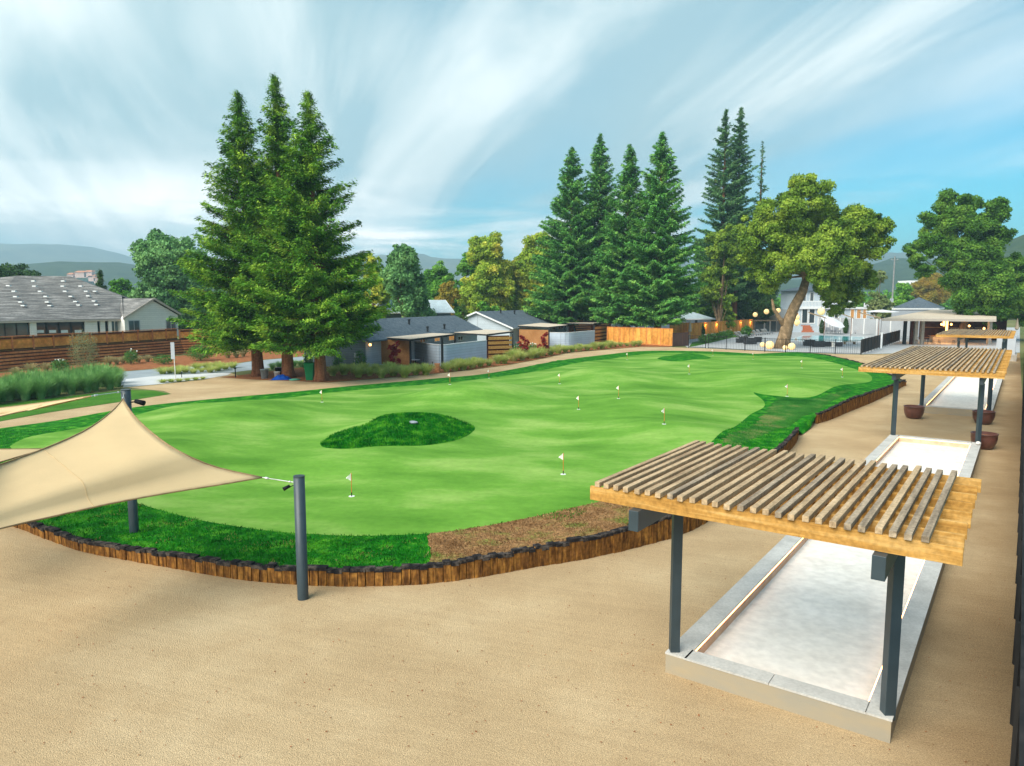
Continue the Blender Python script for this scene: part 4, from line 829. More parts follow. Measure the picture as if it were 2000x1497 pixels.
def make_flag():
    t = lthing('practice_flag', '', 'golf flag')
    MB().tube([(0, 0, .1), (0, 0, .80)], .010, 8).build('stick', 'red_flagpole', t); MB().tube([(0, 0, -.02), (0, 0, .14)], .016, 8).build('ferrule', 'black', t)
    n = 9; vs = [(x*.17, .03*math.sin(x*5+z*2)*x, .80-.27*(z)*(1-.0*x)-(.16*x if z == 0 else -.10*x)) for z in (0, 1) for x in [i/(n-1) for i in range(n)]]
    o = MB().add(vs, [(i, i+1, n+i+1, n+i) for i in range(n-1)]).build('flag', 'cloth_white', t); o.modifiers.new('thickness', 'SOLIDIFY').thickness = .006
    MB().lathe([(.10, .004), (.10, .012), (.055, .012), (.055, .004)], (0, 0, 0), 20).build('cup', 'white', t); return t
pf = make_flag()
for i, (p, lb) in enumerate(FL):
    o = pf if i == 0 else copy_tree(pf); place(o, GH(*p), random.uniform(2.4, 3.6), 1.0, lb, 'practice flags on the putting green')
r_ = thing('rock', 'small blue-grey stone on the crest of the near grass mound', 'rock', tuple(GH(806, 822)))
bm = bmesh.new(); bmesh.ops.create_icosphere(bm, subdivisions=3, radius=.13)
for v in bm.verts: v.co *= 1+.5*noise.noise(v.co*5); v.co.x *= 1.6; v.co.z *= .6
me = bpy.data.meshes.new('stone'); bm.to_mesh(me); bm.free(); me.materials.append(MATS['rock']); o = bpy.data.objects.new('stone', me); COL.objects.link(o); o.parent = r_; o.location = (0, 0, .1)

# fallen leaves and loose stones on the yard
n = 1100; x = rng.uniform(-12, 16, n*3); y = rng.uniform(5.5, 24, n*3); q = np.stack([x, y], 1); k = ~inpv(q, P0)
cq = np.array([UV(11.9, -5.1)[:2], UV(39.1, -5.1)[:2], UV(39.1, -1.2)[:2], UV(11.9, -1.2)[:2]]); k &= ~inpv(q, cq); k &= (q @ np.array(CN[:2])) < .2; q = q[k][:n]; n = len(q)
th = rng.uniform(0, 6.283, n); s = rng.uniform(.008, .026, (n, 1)); A = np.stack([np.cos(th), np.sin(th), rng.uniform(-.2, .4, n)], 1)*s; B = np.stack([-np.sin(th), np.cos(th), rng.uniform(-.3, .3, n)], 1)*s*.6
o = cards('fallen_leaves', np.concatenate([q, np.full((n, 1), .02)], 1), A, B, 'mulch'); o['kind'] = 'stuff'

# ================================================================= BUILDINGS
def slabp(mb, pts3, th=.12): return mb.extr([Vector(p) for p in pts3], (0, 0, -th))
def gable_house(name, label, A, B, W, ez, rz, wallm, roofm, trimm, inset=.7, oh=.5, group=None, vents=()):
    """A, B: the front eave line (world), W: width away from it"""
    A = Vector((A.x, A.y, 0)); B = Vector((B.x, B.y, 0)); d = (B-A).normalized(); n = Vector((-d.y, d.x, 0)); 
    if n.dot(A) < 0: n = -n
    t = thing(name, label, 'house', tuple(A), 0, group); zv_ = lambda p, z: Vector((p.x, p.y, z))
    a, b = A+d*oh+n*inset, B-d*oh+n*inset; c, e = b+n*(W-2*inset), a+n*(W-2*inset); sl_ = (rz-ez)/(W/2)
    wz = ez+inset*sl_-.12
    m = MB().extr([zv_(a, -.1), zv_(b, -.1), zv_(c, -.1), zv_(e, -.1)], (0, 0, wz+.1))
    for p, q in ((a, e), (b, c)):
        h_ = wz+(W/2-inset)*sl_; m.extr([zv_(p, wz), zv_(q, wz), zv_((p+q)/2, h_-.02)], d*.05*(1 if p is a else -1))
    m.build('wall', wallm, t)
    r = MB(); M1, M2 = A+n*W/2, B+n*W/2
    slabp(r, [zv_(A, ez), zv_(B, ez), zv_(M2, rz), zv_(M1, rz)]); slabp(r, [zv_(A+n*W, ez), zv_(B+n*W, ez), zv_(M2, rz-.003), zv_(M1, rz-.003)])
    ro = r.build('roof', roofm, t)
    tm = MB()
    for X, Y_ in ((A, M1), (A+n*W, M1), (B, M2), (B+n*W, M2)):
        s = -d if Y_ is M1 else d
        tm.extr([zv_(X+s*.01, ez+.02), zv_(Y_+s*.01, rz+.02), zv_(Y_+s*.01, rz-.24), zv_(X+s*.01, ez-.24)], s*.05)
    tm.extr([zv_(A, ez-.14), zv_(B, ez-.14), zv_(B, ez-.03), zv_(A, ez-.03)], -n*.06); tm.build('fascia', trimm, t)
    for (px, py) in vents:
        nn = Vector((0, 0, 1))*(W/2)-n*(rz-ez); nn.normalize(); P = onp(px, py, zv_(A, ez), nn)
        MB().tube([P-Vector((0, 0, .1)), P+Vector((0, 0, .55))], .13, 8).lathe([(.2, .5), (.2, .6), (.1, .68)], P, 10).build('roof_vent', 'steel_dark', ro)
    return t
def window_on(pl, x0, y0, x1, y1, parent, off=.02, fm='white', gm='glass', mull=1, fw=.09):
    u0, z0 = pl.sz(x0, y0); u1, z1 = pl.sz(x1, y1)
    if u1 < u0: u0, u1 = u1, u0
    f = MB()
    for a in ((u0-fw, u1+fw, z0-fw, z0), (u0-fw, u1+fw, z1, z1+fw), (u0-fw, u0, z0, z1), (u1, u1+fw, z0, z1)): f.slab(pl, a[0], a[1], a[2], a[3], off, .07)
    for i in range(mull): c = u0+(u1-u0)*(i+1)/(mull+1); f.slab(pl, c-.03, c+.03, z0, z1, off, .055)
    fo = f.build('window', fm, parent); MB().slab(pl, u0, u1, z0, z1, off, .02).build('pane', gm, fo); return fo
A1, B1 = G(722, 666, 2.9), G(943, 644, 2.9); A2, B2 = G(1002, 641, 2.9), G(1134, 627, 2.9)
CG = 'grey cottages with dark frames'
h1 = gable_house('cottage', 'left grey cottage with blue-grey shingle roof and rust panel', A1, B1, 9.0, 2.9, 4.95, 'siding_grey', 'roof_grey', 'siding_dark', group=CG, vents=((734, 628), (799, 634), (835, 648), (868, 643)))
h2 = gable_house('cottage', 'right grey cottage with a white-edged gable above the left cottage', A2, B2, 12.4, 2.9, 5.45, 'siding_pale', 'roof_grey', 'white', group=CG, vents=((978, 612), (1005, 614), (1060, 613)))
dirc = (B1-A1); dirc.z = 0; dirc.normalize(); nout = Vector((dirc.y, -dirc.x, 0))
pw = Pl(A1-nout*.7, B1-nout*.7)
for x0, y0, x1, y1, gm in ((820, 669, 829, 662, 'glass'), (848, 667, 858, 660, 'glass_lit'), (876, 665, 888, 656, 'glass_lit'), (894, 665, 903, 657, 'glass')): window_on(pw, x0, y0, x1, y1, h1, .02, 'white', gm)
pe = Pl(A1-nout*.7+dirc*.5, A1-nout*8.3+dirc*.5)
MB().slab(pe, .1, 7.5, 0, 3.0, .01, .03).build('end_wall_shade', 'siding_dark', h1)  # shade on the end wall, put into the colour of a darker slab
MB().rect(pe, 694, 706, 701, 690, .04, .2).build('meter_box', 'panel_grey', h1)
def wall_lamp(P, parent=None):
    MB().lathe([(.10, 0), (.14, .1), (.10, .24)], P, 10).build('wall_lamp', 'lamp_warm', parent)
wall_lamp(at(723, 676, A1.y+.45), h1)
pw2 = Pl(A2-nout*.7, B2-nout*.7)
for x0, y0, x1, y1 in ((1078, 644, 1084, 638), (1090, 643, 1099, 637)): window_on(pw2, x0, y0, x1, y1, h2, .02)
pg2 = Pl(A2-nout*.9+dirc*.5, A2-nout*11+dirc*.5)
MB().slab(pg2, 5.2, 5.28, 2.95, 4.6, .01, .02).build('gable_joint', 'siding_grey', h2)

def cast(bx, by, tx, ty): p = G(bx, by); return p, hgt(p, ty)
def canopy_frame(label, corners, z, posts, panel=None, screen=None, gp='dark steel patio frames of the cottages'):
    c = [G(x, y, z) for x, y in corners]; t = thing('patio_pergola', label, 'pergola', (c[0].x, c[0].y, 0), 0, gp)
    MB().extr([Vector((p.x, p.y, z-.02)) for p in c], (0, 0, .03)).build('canopy', 'canopy_beige', t)
    fr = MB()
    for i in range(len(c)): p, q = c[i], c[(i+1) % len(c)]; fr.beam(Vector((p.x, p.y, z-.12)), Vector((q.x, q.y, z-.12)), .12, .18)
    fr.build('frame', 'steel_dark', t)
    for bx, by in posts: p = G(bx, by); MB().box((p.x, p.y, (z-.06)/2), (.17, .17, z-.06), -.3).build('post', 'steel_dark', t)
    if panel:
        pl = Pl(G(*panel[0]), G(*panel[1])); MB().slab(pl, .09, pl.L-.09, .15, z-.22, -.03, .06).build('rust_panel', 'corten', t)
    if screen:
        pl = Pl(G(*screen[0]), G(*screen[1])); n_ = 5; st = (z-.3)/n_
        for i in range(n_): MB().slab(pl, .08, pl.L-.08, .12+i*st, .12+i*st+st*.66, -.03, .05).build('screen_board', 'cedar_fresh', t)
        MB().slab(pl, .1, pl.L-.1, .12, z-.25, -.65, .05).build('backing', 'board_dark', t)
    return t
canopy_frame('dark frame with beige canopy and rust panel of the left cottage', [(733, 658), (802, 662.5), (889, 652.5), (815, 650)], 3.05, [(734, 714), (802, 716), (889, 702)], ((734, 714), (802, 716)))
canopy_frame('dark frame with slatted screen at the right end of the left cottage', [(887, 649.5), (952, 653), (1002, 647), (950, 644)], 3.05, [(952, 700), (1001, 699), (889, 694)], None, ((953, 702), (1001, 700)))
canopy_frame('dark frame with beige canopy and rust panel of the right cottage', [(1012, 636), (1072, 639), (1109, 635), (1056, 631)], 3.2, [(1013, 684), (1072, 686), (1109, 679)], ((1013, 684), (1072, 686)))
canopy_frame('dark frame with slatted screen at the right end of the right cottage', [(1103, 631), (1159, 632), (1192, 629), (1155, 627)], 3.2, [(1160, 673), (1191, 668), (1104, 674)], None, ((1160, 673), (1191, 668)))
p_, z_ = cast(864, 721, 0, 659); t = thing('steel_post', 'single dark steel post at the corner of the pale privacy wall of the left cottage', 'post', tuple(p_))
MB().box((p_.x, p_.y, z_/2), (.2, .2, z_), -.3).build('shaft', 'steel_dark', t); MB().box((p_.x, p_.y, .02), (.34, .34, .04), -.3).build('base_plate', 'steel_dark', t)
def privacy(label, base, z):
    t = thing('privacy_wall', label, 'wall', tuple(G(*base[0])), 0, 'pale sided privacy walls of the cottages'); W = smooth_line([(*G(*p)[:2],) for p in base], .5)
    for i in range(len(base)-1):
        pass
    m = MB(); c = MB()
    for p, q in zip(W[:-1], W[1:]):
        p = Vector((p[0], p[1], 0)); q = Vector((q[0], q[1], 0)); n = Vector(((q-p).y, -(q-p).x, 0)).normalized()*.12
        m.extr([p, q, q+n, p+n], (0, 0, z)); c.extr([p-n*.3+Vector((0, 0, z)), q-n*.3+Vector((0, 0, z)), q+n*1.3+Vector((0, 0, z)), p+n*1.3+Vector((0, 0, z))], (0, 0, .07))
    m.build('siding', 'siding_blue', t); c.build('cap', 'white', t)
privacy('pale blue-grey sided privacy wall of the left cottage, curved round its patio', [(812, 707), (838, 713), (866, 716), (898, 711), (949, 703)], 2.3)
privacy('pale blue-grey sided privacy wall of the right cottage', [(1073, 684), (1110, 684), (1135, 681), (1160, 678)], 2.5)
t = thing('patio_table', 'small round patio table left of the pale privacy wall', 'table', tuple(G(812, 716))); P = G(812, 716)
MB().lathe([(.45, .70), (.45, .74)], P, 18).build('table_top', 'panel_grey', t); MB().lathe([(.22, 0), (.04, .05), (.04, .70)], P, 10).build('leg', 'black', t)
t = thing('patio_chair', 'dark patio chair beside the small round table', 'chair', tuple(G(824, 717))); P = G(824, 717)
MB().box(P+Vector((0, 0, .44)), (.5, .5, .06)).build('seat', 'wicker', t); MB().box(P+Vector((.22, .05, .75)), (.06, .5, .6)).build('backrest', 'wicker', t)
for dx in (-.2, .2):
    for dy in (-.2, .2): MB().box(P+Vector((dx, dy, .21)), (.04, .04, .42)).build('leg', 'black', t)
t = thing('clay_planter', 'square terracotta planter at the foot of the dark corner post', 'planter', tuple(G(854, 727))); P = G(854, 727)
MB().extr([P+Vector((x, y, 0)) for x, y in ((-.24, -.24), (.24, -.24), (.24, .24), (-.24, .24))], (0, 0, .8)).build('body', 'pot_terra', t, bevel=.03); MB().box(P+Vector((0, 0, .82)), (.56, .56, .07)).build('rim', 'pot_terra', t)

# left: retaining steps and cedar fence
FA, FB, FC = G(0, 727), G(362, 692), G(612, 680)
def steps(label, a, b, n, z, top=None):
    pl = Pl(a, b); t = thing('retaining_wall', label, 'retaining wall', tuple(a), 0, 'stepped timber retaining walls')
    L = pl.L; st = z/n
    for i in range(n): MB().slab(pl, 0, L, i*st, i*st+st*.62, -.26*i, .16).build('board', 'board_red', t)
    m = MB(); 
    for i in range(n): m.slab(pl, .02, L-.02, i*st+.01 if i else -.1, (i+1)*st, -.26*i-.12, .10)
    m.build('backing', 'board_dark', t); return pl
d_ = (FB-FA).normalized(); FA2 = FA-d_*14
plF = steps('long stepped red timber retaining wall along the left road, below the cedar fence', FA2, FB+d_*.5, 6, 1.95)
pl2_ = steps('stepped red timber retaining wall seen between the trunks of the big redwoods', FB-d_*.1, FC, 6, 1.95)
def cedar_fence(label, pl, z0, z1, off, sp=2.4):
    t = thing('cedar_fence', label, 'fence', tuple(pl.o), 0, 'cedar fences on the retaining walls'); n = int(pl.L/sp)
    MB().slab(pl, 0, pl.L, z0, z1, off-.04, .04).build('boards', 'fence_cedar', t)
    for i in range(n+1): MB().slab(pl, i*sp-.07, i*sp+.07, z0, z1+.06, off, .12).build('post', 'board_red', t)
    MB().slab(pl, -.1, pl.L+.1, z1+.06, z1+.11, off-.1, .28).build('top_rail', 'board_red', t); MB().slab(pl, -.05, pl.L, z0+.02, z0+.14, off+.005, .06).slab(pl, -.05, pl.L, z1-.18, z1-.04, off+.005, .06).build('rail', 'board_dark', t)
cedar_fence('long orange cedar fence with posts on top of the retaining wall by the tiled house', plF, 1.95, 3.3, -1.6)
cedar_fence('short orange cedar fence behind the big redwoods', pl2_, 1.95, 3.1, -1.6)
R1, R2 = G(1115, 672), G(1268, 658)
pr_ = steps('stepped timber wall seen behind the trunks of the redwood row', Vector((R1.x+4, R1.y+32, 0)), Vector((R2.x+2, R2.y+22, 0)), 7, 3.4)
o = MB().extr([plF.P(0, 0, -1.75), plF.P(plF.L, 0, -1.75), pl2_.P(pl2_.L, 0, -1.75), pl2_.P(pl2_.L, 0, -50), plF.P(0, 0, -60)], (0, 0, 1.93)).build('terrace', 'far_ground', None); struct(o)

# tiled house behind the cedar fence
t = thing('tiled_house', 'long house with mottled grey tiled hip roof and white gable behind the cedar fence', 'house', tuple(at(100, 660, 100)))
gl, gr = at(240, 650, 99), at(352, 650, 107); pG = Pl(gl, gr)
apex = pG.sz(298, 583); el = pG.sz(238, 622); er = pG.sz(351, 614)
ww = MB(); lw = Vector((pG.P(el[0]+.3, 1.9).x, pG.P(el[0]+.3, 1.9).y, 1.9)); 
ww.extr([pG.P(el[0]+.35, 1.9), pG.P(er[0]-.35, 1.9), pG.P(er[0]-.35, er[1]-.1), pG.P(apex[0], apex[1]-.35), pG.P(el[0]+.35, el[1]-.1)], -pG.n*9)
ww.build('wall', 'siding_cream', t)
ml, mr = at(-60, 650, 86), at(238, 650, 100); pM = Pl(ml, mr); uL, zE = pM.sz(-60, 627); uR, zR_ = pM.sz(238, 622); zE = 4.62
MB().slab(pM, uL, uR-.3, 1.9, zE-.05, -.7, .2).build('wall', 'stucco', t)
rd = MB(); E0, E1 = pM.P(uL, zE, .3), pM.P(uR, zE, .3); T0, T1 = at(32, 539, 104), at(138, 540, 107); K = pM.P(uR, zE, .3)
zr = (T0.z+T1.z)/2; T0 = at(32, 539, 104); Tl = at(-60, 549, 103); bk = Vector((0, 12, 0)); Gr0 = pG.P(apex[0], apex[1], .4)
Hc = at(305, 622, 92)
n1 = (E1-E0).cross(T1-E0).normalized(); 
hipK = onp(238, 579, E0, n1)
rd.extr([E0, E1, hipK, T1, T0, Tl], (0, 0, -.18))
rd.extr([T1, hipK, at(300, 600, 112), at(280, 600, 120), at(200, 585, 122)], (0, 0, -.1))
rd.extr([T0, T1, at(200, 585, 122), at(-20, 590, 120)], (0, 0, -.1))
ro = rd.build('roof', 'roof_tile', t)
wg = MB(); a0 = pG.P(el[0], el[1], .35); a1 = pG.P(er[0], er[1], .35); wg.extr([a0, Gr0, Gr0-pG.n*9, hipK-Vector((0, 0, .02)), E1+Vector((0, 0, .02))], (0, 0, -.16)); wg.extr([a1, Gr0, Gr0-pG.n*9, a1-pG.n*9], (0, 0, -.163)); wg.build('roof', 'roof_tile', t)
tm = MB(); tm.beam(a0+Vector((0, 0, -.06)), Gr0+Vector((0, 0, -.06)), .09, .26).beam(Gr0+Vector((0, 0, -.06)), a1+Vector((0, 0, -.06)), .09, .26).beam(E0-Vector((0, 0, .18)), E1-Vector((0, 0, .18)), .1, .24).build('fascia', 'stucco', t)
for c in ((252, 647, 271, 627), (325, 644, 342, 625)): window_on(pG, *c, t, .02, 'panel_grey', 'glass_teal')
for x0, x1 in ((0, 10), (14, 33), (37, 56), (-30, -6)): window_on(pM, x0, 658, x1, 632, t, -.48, 'steel_dark', 'glass_teal', 0)
op = MB().rect(pM, 72, 657, 165, 629, -.49, .02).build('glazed_opening', 'glass', t)
for x in (72, 94, 118, 142, 165): MB().rect(pM, x-1, 657, x+1, 629, -.46, .1).build('door_frame', 'steel_dark', op)
for x in (75, 99, 122, 149): MB().rect(pM, x, 651, x+13, 645, -.45, .06).build('counter', 'white', op)
for x0, x1 in ((60, 70), (167, 189), (197, 204), (213, 217), (235, 238)): MB().rect(pM, x0, 658, x1, 627, -.2, .3).build('column', 'siding_cream', t)
window_on(pM, 190, 653, 196, 628, t, -.46, 'steel_dark', 'glass', 0); window_on(pM, 204, 653, 212, 628, t, -.46, 'steel_dark', 'glass', 0); window_on(pM, 219, 650, 234, 628, t, -.46, 'white', 'glass_teal', 1)
for x, y in ((17, 559), (68, 560), (123, 560), (158, 560), (28, 570), (79, 570), (128, 570), (169, 570), (31, 580.5), (90, 580), (139, 580), (173, 579), (41, 591), (93, 591), (148, 590), (184, 589), (46, 598), (98, 598), (154, 597), (189, 596), (66, 550), (124, 550), (186, 570)):
    P = onp(x, y, E0, n1); MB().box(P+Vector((0, 0, .05)), (.5, .4, .16)).build('roof_vent', 'white', ro)
gable_house('plain_house', 'plain slate-grey roofed house behind the white gable', at(200, 600, 128), at(366, 600, 134), 14, CH-8*128/F_, CH+28*134/F_, 'siding_cream', 'roof_grey', 'white')
gable_house('pale_house', 'house with pale grey roof and dark gable behind the cottages', at(745, 611, 122), at(893, 614, 112) if False else at(888, 612, 128), 9, CH-19*122/F_, CH+6*125/F_, 'siding_dark', 'roof_light', 'white')
conifer('cypress_tree', 'small dark conifer in front of the pale-roofed house', (at(905, 612, 110).x, 110, 0), 6.6, 1.6, 'leaf_dark', 71, .1, None, leaf=.3)
# light blue garage with a hip roof
ga, gb = G(1238, 652), G(1392, 650); pGa = Pl(Vector((ga.x+1, 150, 0)), Vector((at(1388, 650, 156).x, 156, 0)))
t = thing('garage', 'light blue garage with pale hip roof behind the orange fence', 'garage', tuple(pGa.o)); L_ = pGa.L
MB().extr([pGa.P(0, 0), pGa.P(L_, 0), pGa.P(L_, 0, -8), pGa.P(0, 0, -8)], (0, 0, 3.5)).build('wall', 'siding_blue', t)
q = [pGa.P(-.6, 3.4, .7), pGa.P(L_+.8, 3.4, .7), pGa.P(L_+.8, 3.4, -8.7), pGa.P(-.6, 3.4, -8.7)]; r0, r1 = pGa.P(4, 5.2, -4), pGa.P(L_-3.5, 5.2, -4)
rr = MB().add(q+[r0, r1], [(0, 1, 5, 4), (1, 2, 5), (2, 3, 4, 5), (3, 0, 4), (3, 2, 1, 0)]); rr.build('roof', 'roof_light', t)
MB().beam(q[0]-Vector((0, 0, .08)), q[1]-Vector((0, 0, .08)), .1, .24).build('fascia', 'white', t)
MB().slab(pGa, L_-4.2, L_-3.6, 1.3, 3.1, .02, .06).build('door', 'steel', t); MB().slab(pGa, L_*.48, L_*.48+.3, 2.6, 3.1, .02, .15).build('wall_light', 'steel_dark', t)
# parked car glimpsed left of the garage
cp = Vector((pGa.o.x-5, 151, 0)); t = thing('parked_car', 'pale blue car glimpsed behind the trunk left of the garage', 'car', tuple(cp))
prof = [(-2.2, .45), (-2.2, .95), (-1.4, 1.05), (-.8, 1.6), (.9, 1.62), (1.6, 1.1), (2.2, .95), (2.2, .45)]
MB().extr([cp+Vector((x, -.85, z+1.4)) for x, z in prof], (0, 1.7, 0)).build('body', 'canopy_white', t, bevel=.08); MB().extr([cp+Vector((x, -.88, z+1.4)) for x, z in ((-1.2, 1.1), (-.72, 1.52), (.82, 1.54), (1.35, 1.12))], (0, 1.76, 0)).build('window', 'glass', t)
for x in (-1.4, 1.4): MB().tube([cp+Vector((x, -.9, 1.72)), cp+Vector((x, .9, 1.72))], .33, 16).build('wheel', 'black', t)
MB().box(cp+Vector((0, 0, .7)), (7, 4, 1.38)).build('bank', 'far_ground').__setitem__('kind', 'structure')

# orange picket fences
def picket(label, a, b, z, m='fence_orange', gp='orange board fences by the redwoods', pt='board_red'):
    pl = Pl(a, b); t = thing('board_fence', label, 'fence', tuple(a), 0, gp)
    MB().slab(pl, 0, pl.L, .05, z, 0, .04).build('boards', m, t); MB().slab(pl, -.02, pl.L+.02, z, z+.07, -.04, .12).build('cap_rail', pt, t)
    MB().slab(pl, 0, pl.L, .1, .22, .045, .03).build('bottom_rail', pt, t)
    for i in range(int(pl.L/2.6)+1): MB().slab(pl, i*2.6-.05, i*2.6+.05, 0, z, .045, .05).build('post', pt, t)
    return pl
picket('low orange board fence behind the trunks of the redwood row', G(1186, 671), G(1314, 677), 2.75)
picket('dark brown board gate section at the corner of the pool area', G(1313, 678), G(1344, 676), 2.1, 'fence_brown', 'brown gate by the pool', 'fence_brown')
plO = picket('orange board fence with wall lights running back beside the cabanas', G(1307, 664), G(1345, 661.5), 3.0)
plQ = picket('lamp-lit orange fence behind the cypress shrubs at the pool deck', G(1345, 664), G(1470, 649.5), 3.0)
for i, x in enumerate((1377, 1399, 1424, 1446, 1465)):
    u, z = plQ.sz(x, 640); P = plQ.P(u, 2.75, .12); t = thing('fence_light', 'small warm light on the lamp-lit orange fence, number %s from the umbrella' % ('first', 'second', 'third', 'fourth', 'fifth')[i], 'lamp', tuple(P), 0, 'warm lights on the orange fence'); t['label'] = ('warm fence light on the lit orange fence, nearest the closed umbrella', 'warm fence light, second from the closed umbrella', 'warm fence light in the middle of the lit orange fence', 'warm fence light, second from the sliding doors', 'warm fence light nearest the sliding doors')[i]
    MB().lathe([(.05, .0), (.11, -.1), (.11, -.14), (.02, -.14)], P, 10).build('shade', 'steel_dark', t); MB().lathe([(.07, -.2), (.07, -.15)], P, 10).build('bulb', 'lamp_warm', t)
    l = bpy.data.lights.new('fence_lamp', 'POINT'); l.energy = 22; l.color = (1, .55, .2); l.shadow_soft_size = .1; lo = bpy.data.objects.new('light', l); COL.objects.link(lo); lo.location = P+plQ.n*.25+Vector((0, 0, -.35)); lo.parent = t; lo.matrix_parent_inverse = t.matrix_basis.inverted()
def cyp(label, P, h, r_, seed): 
    rn = np.random.default_rng(seed); n = 900; z = rn.random(n); a = rn.uniform(0, 6.283, n); rr = r_*np.sin(np.pi*np.clip(z*.85+.12, 0, 1))**.7*rn.uniform(.6, 1.08, n)
    c = np.stack([P.x+np.cos(a)*rr, P.y+np.sin(a)*rr, P.z+.1+z*(h-.1)], 1); dv = unit(rn.normal(size=(n, 3))+np.array([0, 0, 1.5])); bv = unit(np.cross(dv, rn.normal(size=(n, 3))))
    t = thing('cypress_shrub', label, 'shrub', tuple(P), 0, 'narrow cypress shrubs round the pool'); cards('foliage', c, dv*.16, bv*.07, 'leaf_dark', t); MB().tube([P, P+Vector((0, 0, h*.5))], .05, 6).build('stem', 'bark', t)
for (x, y, h, lb) in ((1371, 661, 2.3, 'cypress shrub before the lit fence, nearest the closed umbrella'), (1392, 656, 2.0, 'cypress shrub, second from the closed umbrella'), (1415, 654, 2.2, 'cypress shrub in the middle of the lit fence'), (1438, 652, 2.6, 'cypress shrub, second from the sliding doors'), (1459, 650, 2.6, 'cypress shrub nearest the sliding doors'),
                      (1605, 652, 2.6, 'left cypress shrub before the grey panel fence'), (1651, 652, 2.9, 'middle cypress shrub before the grey panel fence'), (1700, 652, 2.7, 'right cypress shrub before the grey panel fence')): cyp(lb, G(x, y), h*1.2, .55, x)
for i, (x, y) in enumerate(((1388, 668), (1400, 665), (1412, 662), (1377, 671), (1422, 659))):
    o = bush('shrub', 'low leafy shrub in the deck bed below the lit fence, %s' % ('between the first cypresses', 'with pink blooms', 'near the loungers', 'nearest the closed umbrella', 'farthest along')[i], 'shrub', 1.2, 1.4, 'shrub', 900, 30+i, .2, flowers=8); place(o, G(x, y))
sheet('deck_bed', [(1352, 669), (1395, 661), (1425, 656), (1470, 650), (1474, 652), (1430, 660), (1400, 667), (1360, 676), (1346, 678)], 'lawn', .020)

# pool fence of black pickets
def pool_fence(label, P, h=1.95, gp='black picket fence round the pool'):
    pl = Pl(P[0], P[1]); t = thing('pool_fence', label, 'fence', tuple(P[0]), 0, gp); m = MB(); n = int(pl.L/.26)
    for i in range(n): u = i*.26; m.box(pl.P(u, h/2+.04), (.022, .022, h-.1))
    m.build('pickets', 'fence_black', t); MB().slab(pl, 0, pl.L, h-.12, h-.07, -.02, .04).build('top_rail', 'fence_black', t); MB().slab(pl, 0, pl.L, .12, .17, -.02, .04).build('bottom_rail', 'fence_black', t)
    k = max(1, round(pl.L/3.2))
    for i in range(k+1): MB().box(pl.P(pl.L*i/k, h/2+.02), (.09, .09, h+.04), 0).build('post', 'fence_black', t)
pool_fence('black picket fence panel from the brown gate to the pool gate', (G(1345, 680), G(1378, 681)))
pool_fence('long black picket fence in front of the glowing globes and oak trunk', (G(1383, 681), G(1534, 690)))
pool_fence('black picket fence in front of the pool and wicker chairs', (G(1534, 690), G(1681, 693)))
def screen_fence(label, a, b, z=2.1):
    pl = Pl(a, b); t = thing('screen_fence', label, 'fence', tuple(a), 0, 'black mesh windscreen fences'); MB().slab(pl, 0, pl.L, .18, z-.08, 0, .03).build('mesh_panel', 'fence_black', t)
    for i in range(int(pl.L/2.6)+2): u = min(pl.L, i*2.6); MB().slab(pl, u-.04, u+.04, 0, z, .035, .06).build('post', 'steel_dark', t)
screen_fence('nearer black windscreen fence panel right of the pool', G(1682, 693), G(1717, 681)); screen_fence('farther black windscreen fence panel beyond the white post', G(1723, 679), G(1756, 667.5))
p_ = G(1720, 681); t = thing('white_post', 'short white post between the two black windscreen panels', 'post', tuple(p_)); MB().box(p_+Vector((0, 0, 1.15)), (.24, .24, 2.3)).build('shaft', 'white', t); MB().box(p_+Vector((0, 0, 2.34)), (.34, .34, .08)).build('cap', 'white', t)
# grey panel fence with white posts
def panel_fence(label, a, b, z, xs):
    pl = Pl(a, b); t = thing('panel_fence', label, 'fence', tuple(a), 0, 'grey panel fences behind the pool'); MB().slab(pl, 0, pl.L, .05, z, 0, .06).build('panel', 'panel_grey', t)
    for x in xs: u, _ = pl.sz(x, 640); MB().slab(pl, u-.09, u+.09, 0, z+.1, .06, .1).build('post', 'white', t)
    MB().slab(pl, 0, pl.L, z, z+.06, -.02, .14).build('top_rail', 'white', t)
panel_fence('tall pale grey panel fence with white posts behind the poolside chairs', G(1597, 649), G(1719, 655), 3.35, (1598, 1618, 1641, 1665, 1688, 1713))
panel_fence('pale grey panel fence with white posts continuing behind the pavilion posts', G(1719, 655), G(1792, 659), 3.3, (1740, 1766))

# thatched cabana row
c0, c1 = G(1400, 660), G(1474, 655)
t = thing('cabana', 'long cabana with brown thatched roof behind the lit orange fence', 'cabana', tuple(c0)); z1_ = CH-(634-HY)*165/F_
q = [at(1392, 634, 168), at(1474, 622, 172), at(1474, 612, 178), at(1440, 615, 178)]
MB().extr([at(1398, 633, 166), at(1474, 626, 176), at(1476, 613, 184), at(1440, 618, 182)], (0, 0, -.25)).build('thatched_roof', 'thatch', t)
for x, Y in ((1408, 168), (1430, 171), (1455, 174), (1472, 176)): P = at(x, 640, Y); MB().box((P.x, P.y+.3, 1.0), (.2, .2, 2.0)).build('post', 'bark', t)
t = thing('cabana', 'grey sloping shade roof over white sliding doors left of the oak trunk', 'cabana', tuple(at(1500, 650, 172)))
MB().extr([at(1472, 626, 168), at(1545, 626, 168), at(1548, 606, 184), at(1513, 598, 186), at(1480, 613, 180)], (0, 0, -.2)).build('roof', 'thatch', t)
pS = Pl(at(1472, 650, 172), at(1545, 650, 172)); MB().slab(pS, 0, pS.L, 0, 3.0, -.3, .1).build('wall', 'panel_grey', t)
